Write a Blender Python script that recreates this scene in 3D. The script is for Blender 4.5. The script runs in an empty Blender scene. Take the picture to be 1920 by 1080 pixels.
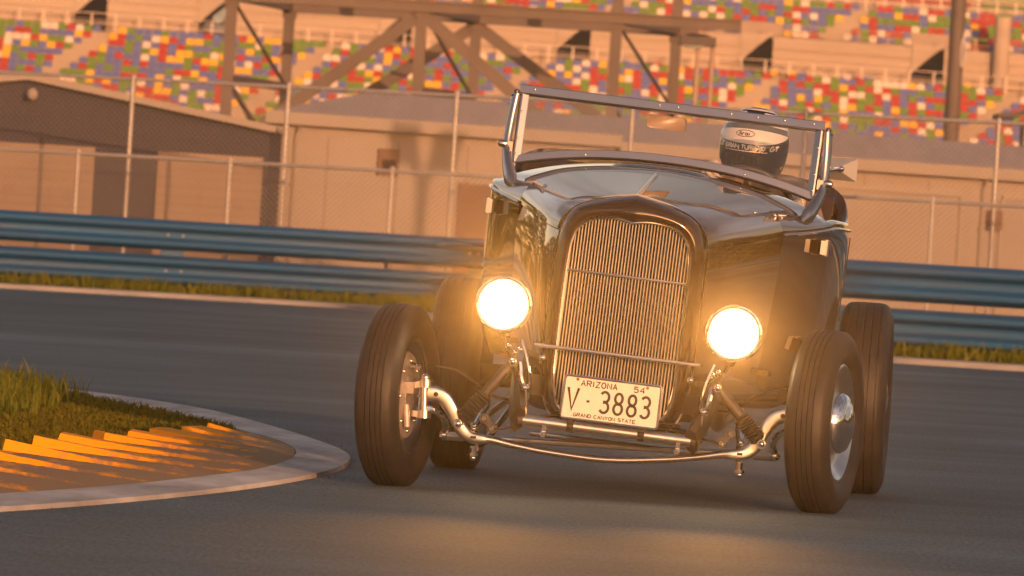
import bpy, math, random
from math import sin, cos, pi, radians, tan, sqrt
from mathutils import Vector, Matrix
random.seed(7)
SC = bpy.context.scene
COL = SC.collection
# ------------------------------------------------------------------ camera, sky, sun, exposure
H = .87                                    # lens height above the track
ROLL = radians(3.5); PITCH = 74 / 14229.
cam = bpy.data.objects.new('camera', bpy.data.cameras.new('camera')); COL.objects.link(cam)
cam.location = (0, 0, H)
cam.rotation_euler = (Matrix.Rotation(pi / 2 - PITCH, 3, 'X') @ Matrix.Rotation(ROLL, 3, 'Z')).to_euler()
cam.data.sensor_width = 36; cam.data.lens = 14229 / 1920 * 36
cam.data.clip_start = .1; cam.data.clip_end = 4000
cam.data.dof.use_dof = True; cam.data.dof.focus_distance = 27.0; cam.data.dof.aperture_fstop = 14.5
SC.camera = cam
SUN_AZ = radians(16); SUN_EL = radians(8)   # to the right of straight behind the camera
sun = bpy.data.objects.new('sun', bpy.data.lights.new('sun', 'SUN')); COL.objects.link(sun)
SDIR = Vector((sin(SUN_AZ) * cos(SUN_EL), -cos(SUN_AZ) * cos(SUN_EL), sin(SUN_EL)))
sun.rotation_euler = SDIR.to_track_quat('Z', 'Y').to_euler()
sun.data.energy = 2.75; sun.data.angle = radians(.35); sun.data.color = (1.0, .475, .235)
W = bpy.data.worlds.new('World'); SC.world = W; W.use_nodes = True
nt = W.node_tree; sky = nt.nodes.new('ShaderNodeTexSky'); sky.sky_type = 'NISHITA'; sky.sun_disc = False
sky.sun_elevation = SUN_EL; sky.sun_rotation = pi - SUN_AZ
sky.dust_density = 1.2; sky.air_density = 1.0; sky.ozone_density = 1.0
bg = nt.nodes['Background']; tint = nt.nodes.new('ShaderNodeMix'); tint.data_type = 'RGBA'; tint.blend_type = 'MULTIPLY'; tint.inputs[0].default_value = 1
nt.links.new(sky.outputs[0], tint.inputs[6]); tint.inputs[7].default_value = (1.20, .80, .68, 1)      # dusty evening air
ctc = nt.nodes.new('ShaderNodeTexCoord'); cmp_ = nt.nodes.new('ShaderNodeMapping'); cmp_.inputs['Scale'].default_value = (1.3, 1.3, 4.5); nt.links.new(ctc.outputs['Generated'], cmp_.inputs[0])
cn = nt.nodes.new('ShaderNodeTexNoise'); cn.inputs['Scale'].default_value = 2.2; cn.inputs['Detail'].default_value = 5; nt.links.new(cmp_.outputs[0], cn.inputs[0])
cr_ = nt.nodes.new('ShaderNodeMapRange'); cr_.inputs[1].default_value = .38; cr_.inputs[2].default_value = .66; cr_.inputs[3].default_value = .62; cr_.inputs[4].default_value = 1.75; nt.links.new(cn.outputs[0], cr_.inputs[0])
cm_ = nt.nodes.new('ShaderNodeMix'); cm_.data_type = 'RGBA'; cm_.blend_type = 'MULTIPLY'; cm_.inputs[0].default_value = 1
nt.links.new(tint.outputs[2], cm_.inputs[6]); nt.links.new(cr_.outputs[0], cm_.inputs[7])            # broken evening cloud
nt.links.new(cm_.outputs[2], bg.inputs[0]); bg.inputs[1].default_value = .125
SC.view_settings.view_transform = 'Standard'; SC.view_settings.look = 'None'
SC.view_settings.exposure = .5; SC.view_settings.gamma = 1.0
SC.cycles.use_denoising = True
SC.cycles.max_bounces = 8; SC.cycles.transparent_max_bounces = 24
SC.cycles.sample_clamp_indirect = 6.0

# ------------------------------------------------------------------ materials
def mat(name, col, rough=.5, metal=0., coat=0., spec=.5, noise=None, bump=0., bscale=40., trans=0., emit=None):
    """noise = (scale, (r,g,b) second colour, amount, stretch xyz)"""
    m = bpy.data.materials.new(name); m.use_nodes = True
    n = m.node_tree.nodes; l = m.node_tree.links; p = n['Principled BSDF']
    p.inputs['Base Color'].default_value = (*col, 1); p.inputs['Roughness'].default_value = rough
    p.inputs['Metallic'].default_value = metal; p.inputs['Coat Weight'].default_value = coat
    p.inputs['Coat Roughness'].default_value = .03
    p.inputs['Specular IOR Level'].default_value = spec
    p.inputs['Transmission Weight'].default_value = trans
    if emit:
        p.inputs['Emission Color'].default_value = (*emit[0], 1); p.inputs['Emission Strength'].default_value = emit[1]
    tc = None
    def mapped(stretch):
        nonlocal tc
        tc = tc or n.new('ShaderNodeTexCoord'); mp = n.new('ShaderNodeMapping'); mp.inputs['Scale'].default_value = stretch
        l.new(tc.outputs['Object'], mp.inputs[0]); return mp.outputs[0]
    if noise:
        sc_, c2, amt, st = noise
        t = n.new('ShaderNodeTexNoise'); t.inputs['Scale'].default_value = sc_; t.inputs['Detail'].default_value = 6; t.inputs['Roughness'].default_value = .62
        l.new(mapped(st), t.inputs[0])
        r = n.new('ShaderNodeMapRange'); r.inputs[1].default_value = .36; r.inputs[2].default_value = .66
        r.inputs[3].default_value = 0; r.inputs[4].default_value = amt; l.new(t.outputs[0], r.inputs[0])
        mx = n.new('ShaderNodeMix'); mx.data_type = 'RGBA'
        mx.inputs[6].default_value = (*col, 1); mx.inputs[7].default_value = (*c2, 1)
        l.new(r.outputs[0], mx.inputs[0]); l.new(mx.outputs[2], p.inputs['Base Color'])
    if bump:
        t = n.new('ShaderNodeTexNoise'); t.inputs['Scale'].default_value = bscale; t.inputs['Detail'].default_value = 4
        l.new(mapped((1, 1, 1)), t.inputs[0])
        b = n.new('ShaderNodeBump'); b.inputs['Strength'].default_value = bump; b.inputs['Distance'].default_value = .01
        l.new(t.outputs[0], b.inputs['Height']); l.new(b.outputs[0], p.inputs['Normal'])
    return m
I3 = (1, 1, 1)
M = dict(
    paint=mat('paint', (.020, .0105, .0065), .06, 0, .85, .3),
    chrome=mat('chrome', (.86, .84, .80), .07, 1, noise=(30, (.80, .78, .74), .6, I3)),
    satin=mat('satin', (.74, .71, .66), .28, 1, noise=(25, (.62, .58, .52), .6, I3)),
    framemetal=mat('framemetal', (.50, .485, .48), .28, 1, noise=(20, (.48, .465, .46), .6, I3)),
    barmetal=mat('barmetal', (.90, .84, .72), .40, .75),
    mirrorback=mat('mirrorback', (.72, .68, .62), .30, .7, .2),
    mirrorcase=mat('mirrorcase', (.36, .25, .15), .35, 0, .3),
    drum=mat('drum', (.46, .41, .36), .5, .55, noise=(40, (.33, .28, .24), .7, I3)),
    steel=mat('steel', (.40, .39, .38), .34, 1, noise=(30, (.25, .24, .23), .8, I3)),
    iron=mat('iron', (.022, .019, .017), .42, .0, .2, noise=(20, (.05, .042, .036), .7, I3)),
    under=mat('under', (.012, .011, .010), .7, noise=(15, (.03, .026, .022), .8, I3)),
    rubber=mat('rubber', (.016, .0145, .0135), .56, 0, 0, .45, noise=(11, (.034, .029, .025), .8, (.35, 1, 1)), bump=.06, bscale=140),
    rubber_wall=mat('rubber_wall', (.016, .0145, .014), .62, 0, 0, .4, noise=(14, (.030, .026, .023), .6, I3)),
    core=mat('core', (.006, .005, .004), .8, 0, 0, .1),
    plate=mat('plate', (.80, .72, .60), .5, 0, .2, noise=(26, (.66, .57, .45), .35, I3)),
    plate_ink=mat('plate_ink', (.018, .014, .012), .5),
    rust=mat('rust', (.26, .09, .03), .7, .3),
    leather=mat('leather', (.035, .022, .016), .48, 0, 0, .5, noise=(18, (.055, .034, .024), .7, I3), bump=.1, bscale=60),
    suit=mat('suit', (.035, .030, .032), .8, noise=(7, (.38, .30, .25), .8, I3), bump=.15, bscale=30),
    glove=mat('glove', (.62, .55, .46), .7, noise=(30, (.45, .38, .32), .7, I3)),
    helmet_white=mat('helmet_white', (.74, .69, .63), .2, 0, .8),
    helmet_black=mat('helmet_black', (.012, .012, .014), .2, 0, .8),
    helmet_grey=mat('helmet_grey', (.10, .115, .12), .25, 0, .6),
    visor=mat('visor', (.010, .008, .007), .06, 0, 1.),
    # setting
    ground=mat('ground', (.13, .10, .065), .95, spec=.1, noise=(.8, (.09, .085, .04), .9, I3)),
    line=mat('line', (.36, .34, .32), .75, spec=.2, noise=(2.5, (.24, .225, .21), .7, (.4, 2, 1))),
    apron=mat('apron', (.62, .59, .56), .85, spec=.25, noise=(2.6, (.33, .305, .285), 1., (1.6, .35, 1)), bump=.3, bscale=30),
    soil=mat('soil', (.075, .080, .014), .95, spec=.1, noise=(3, (.075, .066, .014), .9, I3)),
    blade=mat('blade', (.092, .118, .010), .7, spec=.2, noise=(2.2, (.175, .155, .016), .9, I3)),
    leaf=mat('leaf', (.045, .050, .014), .8, spec=.2, noise=(.5, (.085, .075, .022), .9, I3)),
    crumb=mat('crumb', (.05, .045, .04), .9, spec=.1, noise=(3, (.16, .14, .12), .8, I3)),
    lawn=mat('lawn', (.100, .098, .007), .75, spec=.2, noise=(3., (.15, .12, .012), .9, I3)),
    rail=mat('rail', (.018, .105, .240), .5, .0, 0, .35, noise=(2.0, (.10, .075, .06), .30, (.35, .35, 9))),
    rail_post=mat('rail_post', (.035, .07, .10), .5, .3, noise=(8, (.10, .08, .06), .6, I3)),
    galv=mat('galv', (.52, .49, .45), .45, .35, noise=(6, (.40, .37, .34), .7, I3)),
    wire=mat('wire', (.27, .235, .20), .6, .2),
    wall=mat('wall', (.375, .325, .27), .85, spec=.2, noise=(.7, (.345, .29, .235), .8, (1, 1, .4)), bump=.1, bscale=14),
    trim=mat('trim', (.375, .325, .27), .7, spec=.3, noise=(1.5, (.35, .30, .24), .7, I3)),
    roof=mat('roof', (.56, .45, .38), .75, 0, 0, .3, noise=(.9, (.46, .37, .31), .8, (3, .3, 1))),
    shaded_siding=mat('shaded_siding', (.050, .050, .064), .75, spec=.25, noise=(1.2, (.040, .040, .052), .8, (.3, 1, 6))),  # shade over the gable end is put into this siding colour
    panel=mat('panel', (.36, .27, .19), .7, spec=.3, noise=(.8, (.31, .23, .16), .8, (.3, 1, 8))),
    doorpaint=mat('doorpaint', (.20, .115, .065), .7, noise=(3, (.155, .085, .05), .7, (.4, 1, 5))),
    glassdark=mat('glassdark', (.045, .03, .02), .6, spec=.1),
    concrete=mat('concrete', (.50, .40, .30), .9, spec=.15, noise=(.25, (.43, .34, .255), .9, I3)),
    concrete2=mat('concrete2', (.58, .47, .36), .9, spec=.15, noise=(.3, (.49, .385, .29), .9, (.3, 1, 3))),
    tunnel_shade=mat('tunnel_shade', (.012, .009, .007), .9),  # shade inside the tunnel mouths, painted as a near black lining
    beam=mat('beam', (.185, .140, .110), .7, .1, noise=(.7, (.14, .105, .08), .9, (1, 1, .5))),
    lampcase=mat('lampcase', (.045, .03, .022), .5, noise=(4, (.07, .045, .03), .6, I3)),
    lampglass=mat('lampglass', (.80, .86, .88), .2, 0, .5),
    screen=mat('screen', (.30, .40, .46), .3, noise=(3, (.16, .22, .26), .9, I3)),
    pole=mat('pole', (.46, .33, .24), .6, .2, noise=(2, (.38, .26, .18), .7, I3)),
    seat_blue=mat('seat_blue', (.10, .135, .38), .55, noise=(.6, (.13, .155, .39), .7, I3)),
    seat_red=mat('seat_red', (.44, .022, .009), .55, noise=(.6, (.36, .02, .009), .7, I3)),
    seat_green=mat('seat_green', (.135, .255, .016), .55, noise=(.6, (.115, .22, .014), .7, I3)),
    seat_yellow=mat('seat_yellow', (.86, .48, .010), .55, noise=(.6, (.76, .42, .01), .7, I3)),
    seat_white=mat('seat_white', (.80, .66, .54), .55, noise=(.6, (.72, .58, .46), .7, I3)),
    mirror_glass=mat('mirror_glass', (.75, .7, .62), .12, 1),
)
def ramp_paint():
    """worn orange paint over grey brown concrete on the ridged kerb"""
    m = bpy.data.materials.new('kerb_paint'); m.use_nodes = True; n = m.node_tree.nodes; l = m.node_tree.links; p = n['Principled BSDF']
    tc = n.new('ShaderNodeTexCoord')
    mp = n.new('ShaderNodeMapping'); mp.inputs['Scale'].default_value = (4, .7, 4); l.new(tc.outputs['Object'], mp.inputs[0])
    t = n.new('ShaderNodeTexNoise'); t.inputs['Scale'].default_value = 2.2; t.inputs['Detail'].default_value = 7; t.inputs['Roughness'].default_value = .7
    l.new(mp.outputs[0], t.inputs[0])
    a = n.new('ShaderNodeAttribute'); a.attribute_name = 'wear'
    s = n.new('ShaderNodeMath'); s.operation = 'SUBTRACT'; l.new(t.outputs[0], s.inputs[0]); l.new(a.outputs['Fac'], s.inputs[1])
    r = n.new('ShaderNodeMapRange'); r.inputs[1].default_value = -.08; r.inputs[2].default_value = .08; l.new(s.outputs[0], r.inputs[0])
    mx = n.new('ShaderNodeMix'); mx.data_type = 'RGBA'; mx.inputs[6].default_value = (.33, .205, .095, 1); mx.inputs[7].default_value = (.92, .36, .012, 1)
    l.new(r.outputs[0], mx.inputs[0]); l.new(mx.outputs[2], p.inputs['Base Color']); p.inputs['Roughness'].default_value = .8
    p.inputs['Specular IOR Level'].default_value = .2
    return m
M['kerb'] = ramp_paint()
def asphalt():
    m = bpy.data.materials.new('asphalt'); m.use_nodes = True; n = m.node_tree.nodes; l = m.node_tree.links; p = n['Principled BSDF']
    tc = n.new('ShaderNodeTexCoord')
    def noi(st, sc, det=5, rough=.6):
        mp = n.new('ShaderNodeMapping'); mp.inputs['Scale'].default_value = st; mp.inputs['Rotation'].default_value = (0, 0, radians(8)); l.new(tc.outputs['Object'], mp.inputs[0])
        t = n.new('ShaderNodeTexNoise'); t.inputs['Scale'].default_value = sc; t.inputs['Detail'].default_value = det; t.inputs['Roughness'].default_value = rough
        l.new(mp.outputs[0], t.inputs[0]); return t.outputs[0]
    def mrange(x, a, b, c, d):
        r = n.new('ShaderNodeMapRange'); r.inputs[1].default_value = a; r.inputs[2].default_value = b; r.inputs[3].default_value = c; r.inputs[4].default_value = d
        l.new(x, r.inputs[0]); return r.outputs[0]
    def mul(a, b):
        q = n.new('ShaderNodeMath'); q.operation = 'MULTIPLY'; l.new(a, q.inputs[0]); l.new(b, q.inputs[1]); return q.outputs[0]
    streak = mrange(noi((.07, .50, 1), 1.3, 6), .34, .70, .72, 1.42)       # tyre marks lying along the track
    patch = mrange(noi((.30, .10, 1), .7, 4), .36, .64, .70, 1.32)
    grain = mrange(noi((1, .12, 1), 70, 3, .8), .3, .7, .52, 1.55)
    v = mul(mul(streak, patch), grain)
    cm = n.new('ShaderNodeMix'); cm.data_type = 'RGBA'; cm.blend_type = 'MULTIPLY'; cm.inputs[0].default_value = 1
    cm.inputs[6].default_value = (.072, .102, .115, 1); l.new(v, cm.inputs[7]); l.new(cm.outputs[2], p.inputs['Base Color'])
    p.inputs['Roughness'].default_value = .72; p.inputs['Specular IOR Level'].default_value = .4
    b = n.new('ShaderNodeBump'); b.inputs['Strength'].default_value = .35; b.inputs['Distance'].default_value = .006
    l.new(noi((1, 1, 1), 90, 3, .7), b.inputs['Height']); l.new(b.outputs[0], p.inputs['Normal'])
    return m
M['asphalt'] = asphalt()
def pane():
    m = bpy.data.materials.new('pane'); m.use_nodes = True; n = m.node_tree.nodes; l = m.node_tree.links
    n.remove(n['Principled BSDF'])
    t = n.new('ShaderNodeBsdfTransparent'); t.inputs[0].default_value = (.95, .94, .92, 1)
    g = n.new('ShaderNodeBsdfGlossy'); g.inputs['Roughness'].default_value = .02; g.inputs[0].default_value = (.9, .9, .9, 1)
    f = n.new('ShaderNodeFresnel'); f.inputs[0].default_value = 1.45
    x = n.new('ShaderNodeMixShader'); l.new(f.outputs[0], x.inputs[0]); l.new(t.outputs[0], x.inputs[1]); l.new(g.outputs[0], x.inputs[2])
    l.new(x.outputs[0], n['Material Output'].inputs[0]); return m
M['pane'] = pane()
def lens():
    m = bpy.data.materials.new('lens_lit'); m.use_nodes = True; n = m.node_tree.nodes; l = m.node_tree.links; p = n['Principled BSDF']
    p.inputs['Base Color'].default_value = (.9, .9, .9, 1); p.inputs['Roughness'].default_value = .1
    a = n.new('ShaderNodeAttribute'); a.attribute_name = 'wear'          # radius over the glass: flutes of the lens dim its margin
    w = n.new('ShaderNodeTexWave'); w.inputs['Scale'].default_value = 42; w.bands_direction = 'X'; tc = n.new('ShaderNodeTexCoord'); l.new(tc.outputs['Object'], w.inputs[0])
    k = n.new('ShaderNodeMath'); k.operation = 'MULTIPLY_ADD'; k.inputs[1].default_value = .10; l.new(w.outputs[0], k.inputs[0]); l.new(a.outputs['Fac'], k.inputs[2])
    r = n.new('ShaderNodeValToRGB'); e = r.color_ramp.elements; e[0].position = .0; e[0].color = (1, .78, .5, 1); e[1].position = 1; e[1].color = (.035, .014, .004, 1)
    q = e.new(.86); q.color = (.8, .5, .22, 1); q = e.new(.95); q.color = (.06, .028, .008, 1)
    l.new(k.outputs[0], r.inputs[0]); l.new(r.outputs[0], p.inputs['Emission Color']); p.inputs['Emission Strength'].default_value = 42
    return m
M['lens'] = lens()

# ------------------------------------------------------------------ mesh helpers
def cr(pts, n=6, closed=False):
    """Catmull-Rom through points of any dimension"""
    P = [tuple(p) for p in pts]; N = len(P); out = []
    segs = N if closed else N - 1
    for i in range(segs):
        p1, p2 = P[i % N], P[(i + 1) % N]
        p0 = P[(i - 1) % N] if (closed or i > 0) else p1
        p3 = P[(i + 2) % N] if (closed or i + 2 < N) else p2
        for k in range(n):
            t = k / n
            out.append(tuple(.5 * (2 * b + (c - a) * t + (2 * a - 5 * b + 4 * c - d) * t * t + (3 * b - a - 3 * c + d) * t ** 3) for a, b, c, d in zip(p0, p1, p2, p3)))
    if not closed: out.append(P[-1])
    return out
class MB:
    def __init__(s): s.v = []; s.f = []; s.m = []; s.cur = 0; s.wear = None
    def add(s, vs, fs):
        o = len(s.v); s.v += [tuple(p) for p in vs]
        for f in fs: s.f.append(tuple(i + o for i in f)); s.m.append(s.cur)
        return s
    def box(s, c, d, R=None):
        x, y, z = d[0] / 2, d[1] / 2, d[2] / 2
        vs = [Vector(p) for p in ((-x, -y, -z), (x, -y, -z), (x, y, -z), (-x, y, -z), (-x, -y, z), (x, -y, z), (x, y, z), (-x, y, z))]
        if R is not None: vs = [R @ p for p in vs]
        return s.add([p + Vector(c) for p in vs], ((0, 3, 2, 1), (4, 5, 6, 7), (0, 1, 5, 4), (1, 2, 6, 5), (2, 3, 7, 6), (3, 0, 4, 7)))
    def bar(s, a, b, w, h, up=(0, 0, 1)):
        """square bar from a to b"""
        a = Vector(a); b = Vector(b); d = (b - a).normalized(); up = Vector(up)
        if abs(d.dot(up)) > .98: up = Vector((0, 1, 0))
        x = d.cross(up).normalized(); y = x.cross(d).normalized()
        vs = [p + x * i * w / 2 + y * j * h / 2 for p in (a, b) for i, j in ((-1, -1), (1, -1), (1, 1), (-1, 1))]
        return s.add(vs, ((0, 1, 2, 3), (7, 6, 5, 4), (0, 4, 5, 1), (1, 5, 6, 2), (2, 6, 7, 3), (3, 7, 4, 0)))
    def rings(s, rs, caps=True, closed=True):
        n = len(rs[0]); vs = [p for r in rs for p in r]; fs = []
        for i in range(len(rs) - 1):
            for k in range(n if closed else n - 1):
                a = i * n + k; b = i * n + (k + 1) % n
                fs.append((a, b, b + n, a + n))
        if caps and closed:
            fs.append(tuple(range(n))[::-1]); o = (len(rs) - 1) * n; fs.append(tuple(o + k for k in range(n)))
        return s.add(vs, fs)
    def tube(s, path, r, n=10, caps=True, sq=(1, 1), up=(0, 0, 1), sec=None):
        P = [Vector(p) for p in path]; N = len(P)
        R = r if isinstance(r, (list, tuple)) else [r] * N
        T = []
        for i in range(N):
            t = P[min(i + 1, N - 1)] - P[max(i - 1, 0)]; T.append(t.normalized() if t.length > 1e-9 else Vector((0, 0, 1)))
        u = Vector(up)
        if abs(T[0].dot(u)) > .95: u = Vector((0, 1, 0)) if abs(T[0].y) < .9 else Vector((1, 0, 0))
        x = T[0].cross(u).normalized(); rs = []
        for i in range(N):
            x = (x - T[i] * x.dot(T[i])).normalized(); y = T[i].cross(x)
            rs.append([P[i] + (x * a + y * b) * R[i] for a, b in sec] if sec else [P[i] + (x * cos(2 * pi * k / n) * sq[0] + y * sin(2 * pi * k / n) * sq[1]) * R[i] for k in range(n)])
        return s.rings(rs, caps)
    def ctube(s, path, r, n=8):
        """closed tube"""
        P = [Vector(p) for p in path]; N = len(P); rs = []; x = None
        T = [(P[(i + 1) % N] - P[i - 1]).normalized() for i in range(N)]
        for i in range(N):
            if x is None:
                u = Vector((0, 0, 1)) if abs(T[0].z) < .9 else Vector((0, 1, 0)); x = T[0].cross(u).normalized()
            x = (x - T[i] * x.dot(T[i])).normalized(); y = T[i].cross(x)
            rs.append([P[i] + (x * cos(2 * pi * k / n) + y * sin(2 * pi * k / n)) * r for k in range(n)])
        vs = [p for r_ in rs for p in r_]; fs = []
        for i in range(N):
            for k in range(n):
                j = (i + 1) % N
                fs.append((i * n + k, i * n + (k + 1) % n, j * n + (k + 1) % n, j * n + k))
        return s.add(vs, fs)
    def lathe(s, prof, o=(0, 0, 0), ax=(0, 0, 1), n=32, caps=False):
        """prof: (radius, height along the axis)"""
        a = Vector(ax).normalized(); u = Vector((0, 0, 1)) if abs(a.z) < .9 else Vector((1, 0, 0))
        x = a.cross(u).normalized(); y = a.cross(x); o = Vector(o)
        return s.rings([[o + a * h + (x * cos(2 * pi * k / n) + y * sin(2 * pi * k / n)) * max(r, 1e-5) for k in range(n)] for r, h in prof], caps)
    def grid(s, rows): return s.rings(rows, False, False)
    def poly_prism(s, pts, z0, z1):
        n = len(pts); vs = [(p[0], p[1], z0) for p in pts] + [(p[0], p[1], z1) for p in pts]
        return s.add(vs, [tuple(range(n))[::-1], tuple(range(n, 2 * n))] + [(i, (i + 1) % n, (i + 1) % n + n, i + n) for i in range(n)])
    def ball(s, c, r, n=12, m=8, sc=(1, 1, 1)):
        return s.rings([[(c[0] + r * sc[0] * sin(pi * max(i, .02) / m if i < m else pi * (m - .02) / m) * cos(2 * pi * k / n), c[1] + r * sc[1] * sin(pi * max(i, .02) / m if i < m else pi * (m - .02) / m) * sin(2 * pi * k / n), c[2] + r * sc[2] * cos(pi * i / m)) for k in range(n)] for i in range(m + 1)], False)
    def build(s, name, mats, parent=None, xf=None, smooth=35, recalc=True):
        me = bpy.data.meshes.new(name)
        vs = [tuple(xf(p)) for p in s.v] if xf else s.v
        me.from_pydata(vs, [], s.f); me.update()
        mats = mats if isinstance(mats, (list, tuple)) else [mats]
        for m in mats: me.materials.append(m)
        if len(mats) > 1: me.polygons.foreach_set('material_index', s.m)
        if recalc:
            import bmesh
            bm = bmesh.new(); bm.from_mesh(me); bmesh.ops.recalc_face_normals(bm, faces=bm.faces); bm.to_mesh(me); bm.free()
        if smooth is not None:
            me.polygons.foreach_set('use_smooth', [True] * len(me.polygons)); me.set_sharp_from_angle(angle=radians(smooth))
        if s.wear:
            at = me.attributes.new('wear', 'FLOAT', 'POINT'); at.data.foreach_set('value', s.wear)
        o = bpy.data.objects.new(name, me); COL.objects.link(o)
        if parent: o.parent = parent
        return o
def RSEC(a, b, c=.22):
    """rectangle with eased corners, half sizes a and b"""
    k = min(a, b) * c; return [(a, -b + k), (a, b - k), (a - k, b), (-a + k, b), (-a, b - k), (-a, -b + k), (-a + k, -b), (a - k, -b)]
def tag(o, label=None, cat=None, group=None, kind=None):
    if label: o['label'] = label
    if cat: o['category'] = cat
    if group: o['group'] = group
    if kind: o['kind'] = kind
    return o
def empty(name, loc=(0, 0, 0), rz=0, parent=None):
    o = bpy.data.objects.new(name, None); COL.objects.link(o); o.location = loc; o.rotation_euler = (0, 0, rz); o.empty_display_size = .2
    if parent: o.parent = parent
    return o

# ------------------------------------------------------------------ stroke lettering (real letters, extruded)
def arc(cx, cy, rx, ry, a0, a1, n=10):
    return [(cx + rx * cos(radians(a0 + (a1 - a0) * i / n)), cy + ry * sin(radians(a0 + (a1 - a0) * i / n))) for i in range(n + 1)]
GL = {
    'A': [[(0, 0), (.5, 1), (1, 0)], [(.2, .36), (.8, .36)]],
    'R': [[(0, 0), (0, 1), (.7, 1)] + arc(.7, .75, .3, .25, 90, -90) + [(0, .5)], [(.5, .5), (1, 0)]],
    'I': [[(.5, 0), (.5, 1)]],
    'Z': [[(0, 1), (1, 1), (0, 0), (1, 0)]],
    'O': [arc(.5, .5, .5, .5, 0, 360, 20)],
    'N': [[(0, 0), (0, 1), (1, 0), (1, 1)]],
    'V': [[(0, 1), (.5, 0), (1, 1)]],
    '-': [[(.1, .5), (.9, .5)]],
    '.': [[(.45, .02), (.55, .02)]],
    '3': [arc(.45, .75, .5, .25, 150, -90) + arc(.45, .26, .53, .26, 90, -150)],
    '8': [arc(.5, .755, .43, .245, -90, 270, 18) + arc(.5, .255, .5, .255, 90, 450, 18)],
    '5': [[(.92, 1), (.12, 1), (.06, .55)] + arc(.45, .33, .5, .33, 130, -150)],
    '4': [[(.75, 0), (.75, 1), (0, .3), (1, .3)]],
    'G': [arc(.5, .5, .5, .5, 50, 325, 16) + [(.98, .45), (.55, .45)]],
    'D': [[(0, 0), (0, 1), (.5, 1)] + arc(.5, .5, .5, .5, 90, -90) + [(0, 0)]],
    'C': [arc(.5, .5, .5, .5, 50, 310, 16)],
    'Y': [[(0, 1), (.5, .5), (1, 1)], [(.5, .5), (.5, 0)]],
    'S': [arc(.5, .75, .45, .25, 30, 270) + arc(.5, .25, .5, .25, 90, -150)],
    'T': [[(0, 1), (1, 1)], [(.5, 1), (.5, 0)]],
    'E': [[(1, 0), (0, 0), (0, 1), (1, 1)], [(0, .5), (.8, .5)]],
    'U': [[(0, 1), (0, .3)] + arc(.5, .3, .5, .3, 180, 360) + [(1, 1)]],
    'M': [[(0, 0), (0, 1), (.5, .3), (1, 1), (1, 0)]],
    'a': [arc(.45, .3, .42, .3, 0, 360, 14), [(.9, .6), (.9, 0)]],
    'r': [[(.1, 0), (.1, .6)], arc(.55, .3, .45, .3, 170, 60)],
    'i': [[(.5, 0), (.5, .6)], [(.5, .85), (.5, .9)]],
}
def text_strokes(mb, s, x0, z0, w, h, gap, th, depth, place, widths=None, slant=0):
    """ribbons of width th raised by depth; place(u, v, d) puts them on the surface"""
    x = x0
    for ch in s:
        cw = w * ((widths or {}).get(ch, 1))
        if ch == ' ': x += cw + gap; continue
        for st in GL[ch]:
            P = [(x + p[0] * cw + slant * p[1] * h, z0 + p[1] * h) for p in st]
            L = []; Rr = []
            for i, p in enumerate(P):
                a = P[max(i - 1, 0)]; b = P[min(i + 1, len(P) - 1)]
                d1 = (p[0] - a[0], p[1] - a[1]); d2 = (b[0] - p[0], b[1] - p[1])
                if i == 0: d1 = d2
                if i == len(P) - 1: d2 = d1
                l1 = math.hypot(*d1) or 1; l2 = math.hypot(*d2) or 1
                n1 = (-d1[1] / l1, d1[0] / l1); n2 = (-d2[1] / l2, d2[0] / l2)
                nx, ny = n1[0] + n2[0], n1[1] + n2[1]; nl = math.hypot(nx, ny) or 1; nx /= nl; ny /= nl
                k = th / 2 / max(.55, nx * n1[0] + ny * n1[1])
                e = 0
                px, py = p
                if i == 0: px -= d1[0] / l1 * e
                L.append((px + nx * k, py + ny * k)); Rr.append((px - nx * k, py - ny * k))
            for d in (depth,):
                rows = [[place(q[0], q[1], 0) for q in L], [place(q[0], q[1], d) for q in L], [place(q[0], q[1], d) for q in Rr], [place(q[0], q[1], 0) for q in Rr]]
                mb.grid([list(r) for r in zip(*rows)])
                mb.add([place(*L[0], 0), place(*L[0], d), place(*Rr[0], d), place(*Rr[0], 0), place(*L[-1], 0), place(*L[-1], d), place(*Rr[-1], d), place(*Rr[-1], 0)], ((0, 1, 2, 3), (7, 6, 5, 4)))
        x += cw + gap
    return x
# ------------------------------------------------------------------ ground, track, lines
def sheet(name, pts, z, m, **kw):
    mb = MB(); mb.add([(x, y, z) for x, y in pts], [tuple(range(len(pts)))]); return tag(mb.build(name, m, smooth=None), kind='structure')
sheet('ground', [(-200, -150), (200, -150), (200, 600), (-200, 600)], -.004, M['ground'])
LINE = cr([(-60, 84), (-26, 89.5), (-14, 91.8), (-6.3, 93.6), (-2.2, 94.6), (-1.2, 91), (-.2, 82.5), (1.0, 76.0), (2.4, 73.6), (3.7, 72.9), (5.2, 72.4), (14, 70.6), (30, 67), (60, 58)], 6)
sheet('track', [(-60, -80)] + [(60, -80)] + [p for p in LINE[::-1]], 0, M['asphalt'])
def ribbon(name, line, a, b, z, m, **kw):
    """strip between two offsets to the side of a line"""
    rows = []
    for i, p in enumerate(line):
        q0, q1 = line[max(i - 1, 0)], line[min(i + 1, len(line) - 1)]; dx, dy = q1[0] - q0[0], q1[1] - q0[1]; L = math.hypot(dx, dy)
        nx, ny = -dy / L, dx / L; rows.append([(p[0] + nx * o, p[1] + ny * o, z) for o in (a, b)])
    mb = MB(); mb.grid(rows); return mb.build(name, m, smooth=None)
def ribbon3(name, line, prof, m):
    rows = []
    for i, p in enumerate(line):
        q0, q1 = line[max(i - 1, 0)], line[min(i + 1, len(line) - 1)]; dx, dy = q1[0] - q0[0], q1[1] - q0[1]; L = math.hypot(dx, dy)
        rows.append([(p[0] - dy / L * o, p[1] + dx / L * o, z) for o, z in prof])
    mb = MB(); mb.grid(rows); return mb.build(name, m, smooth=30)
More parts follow.
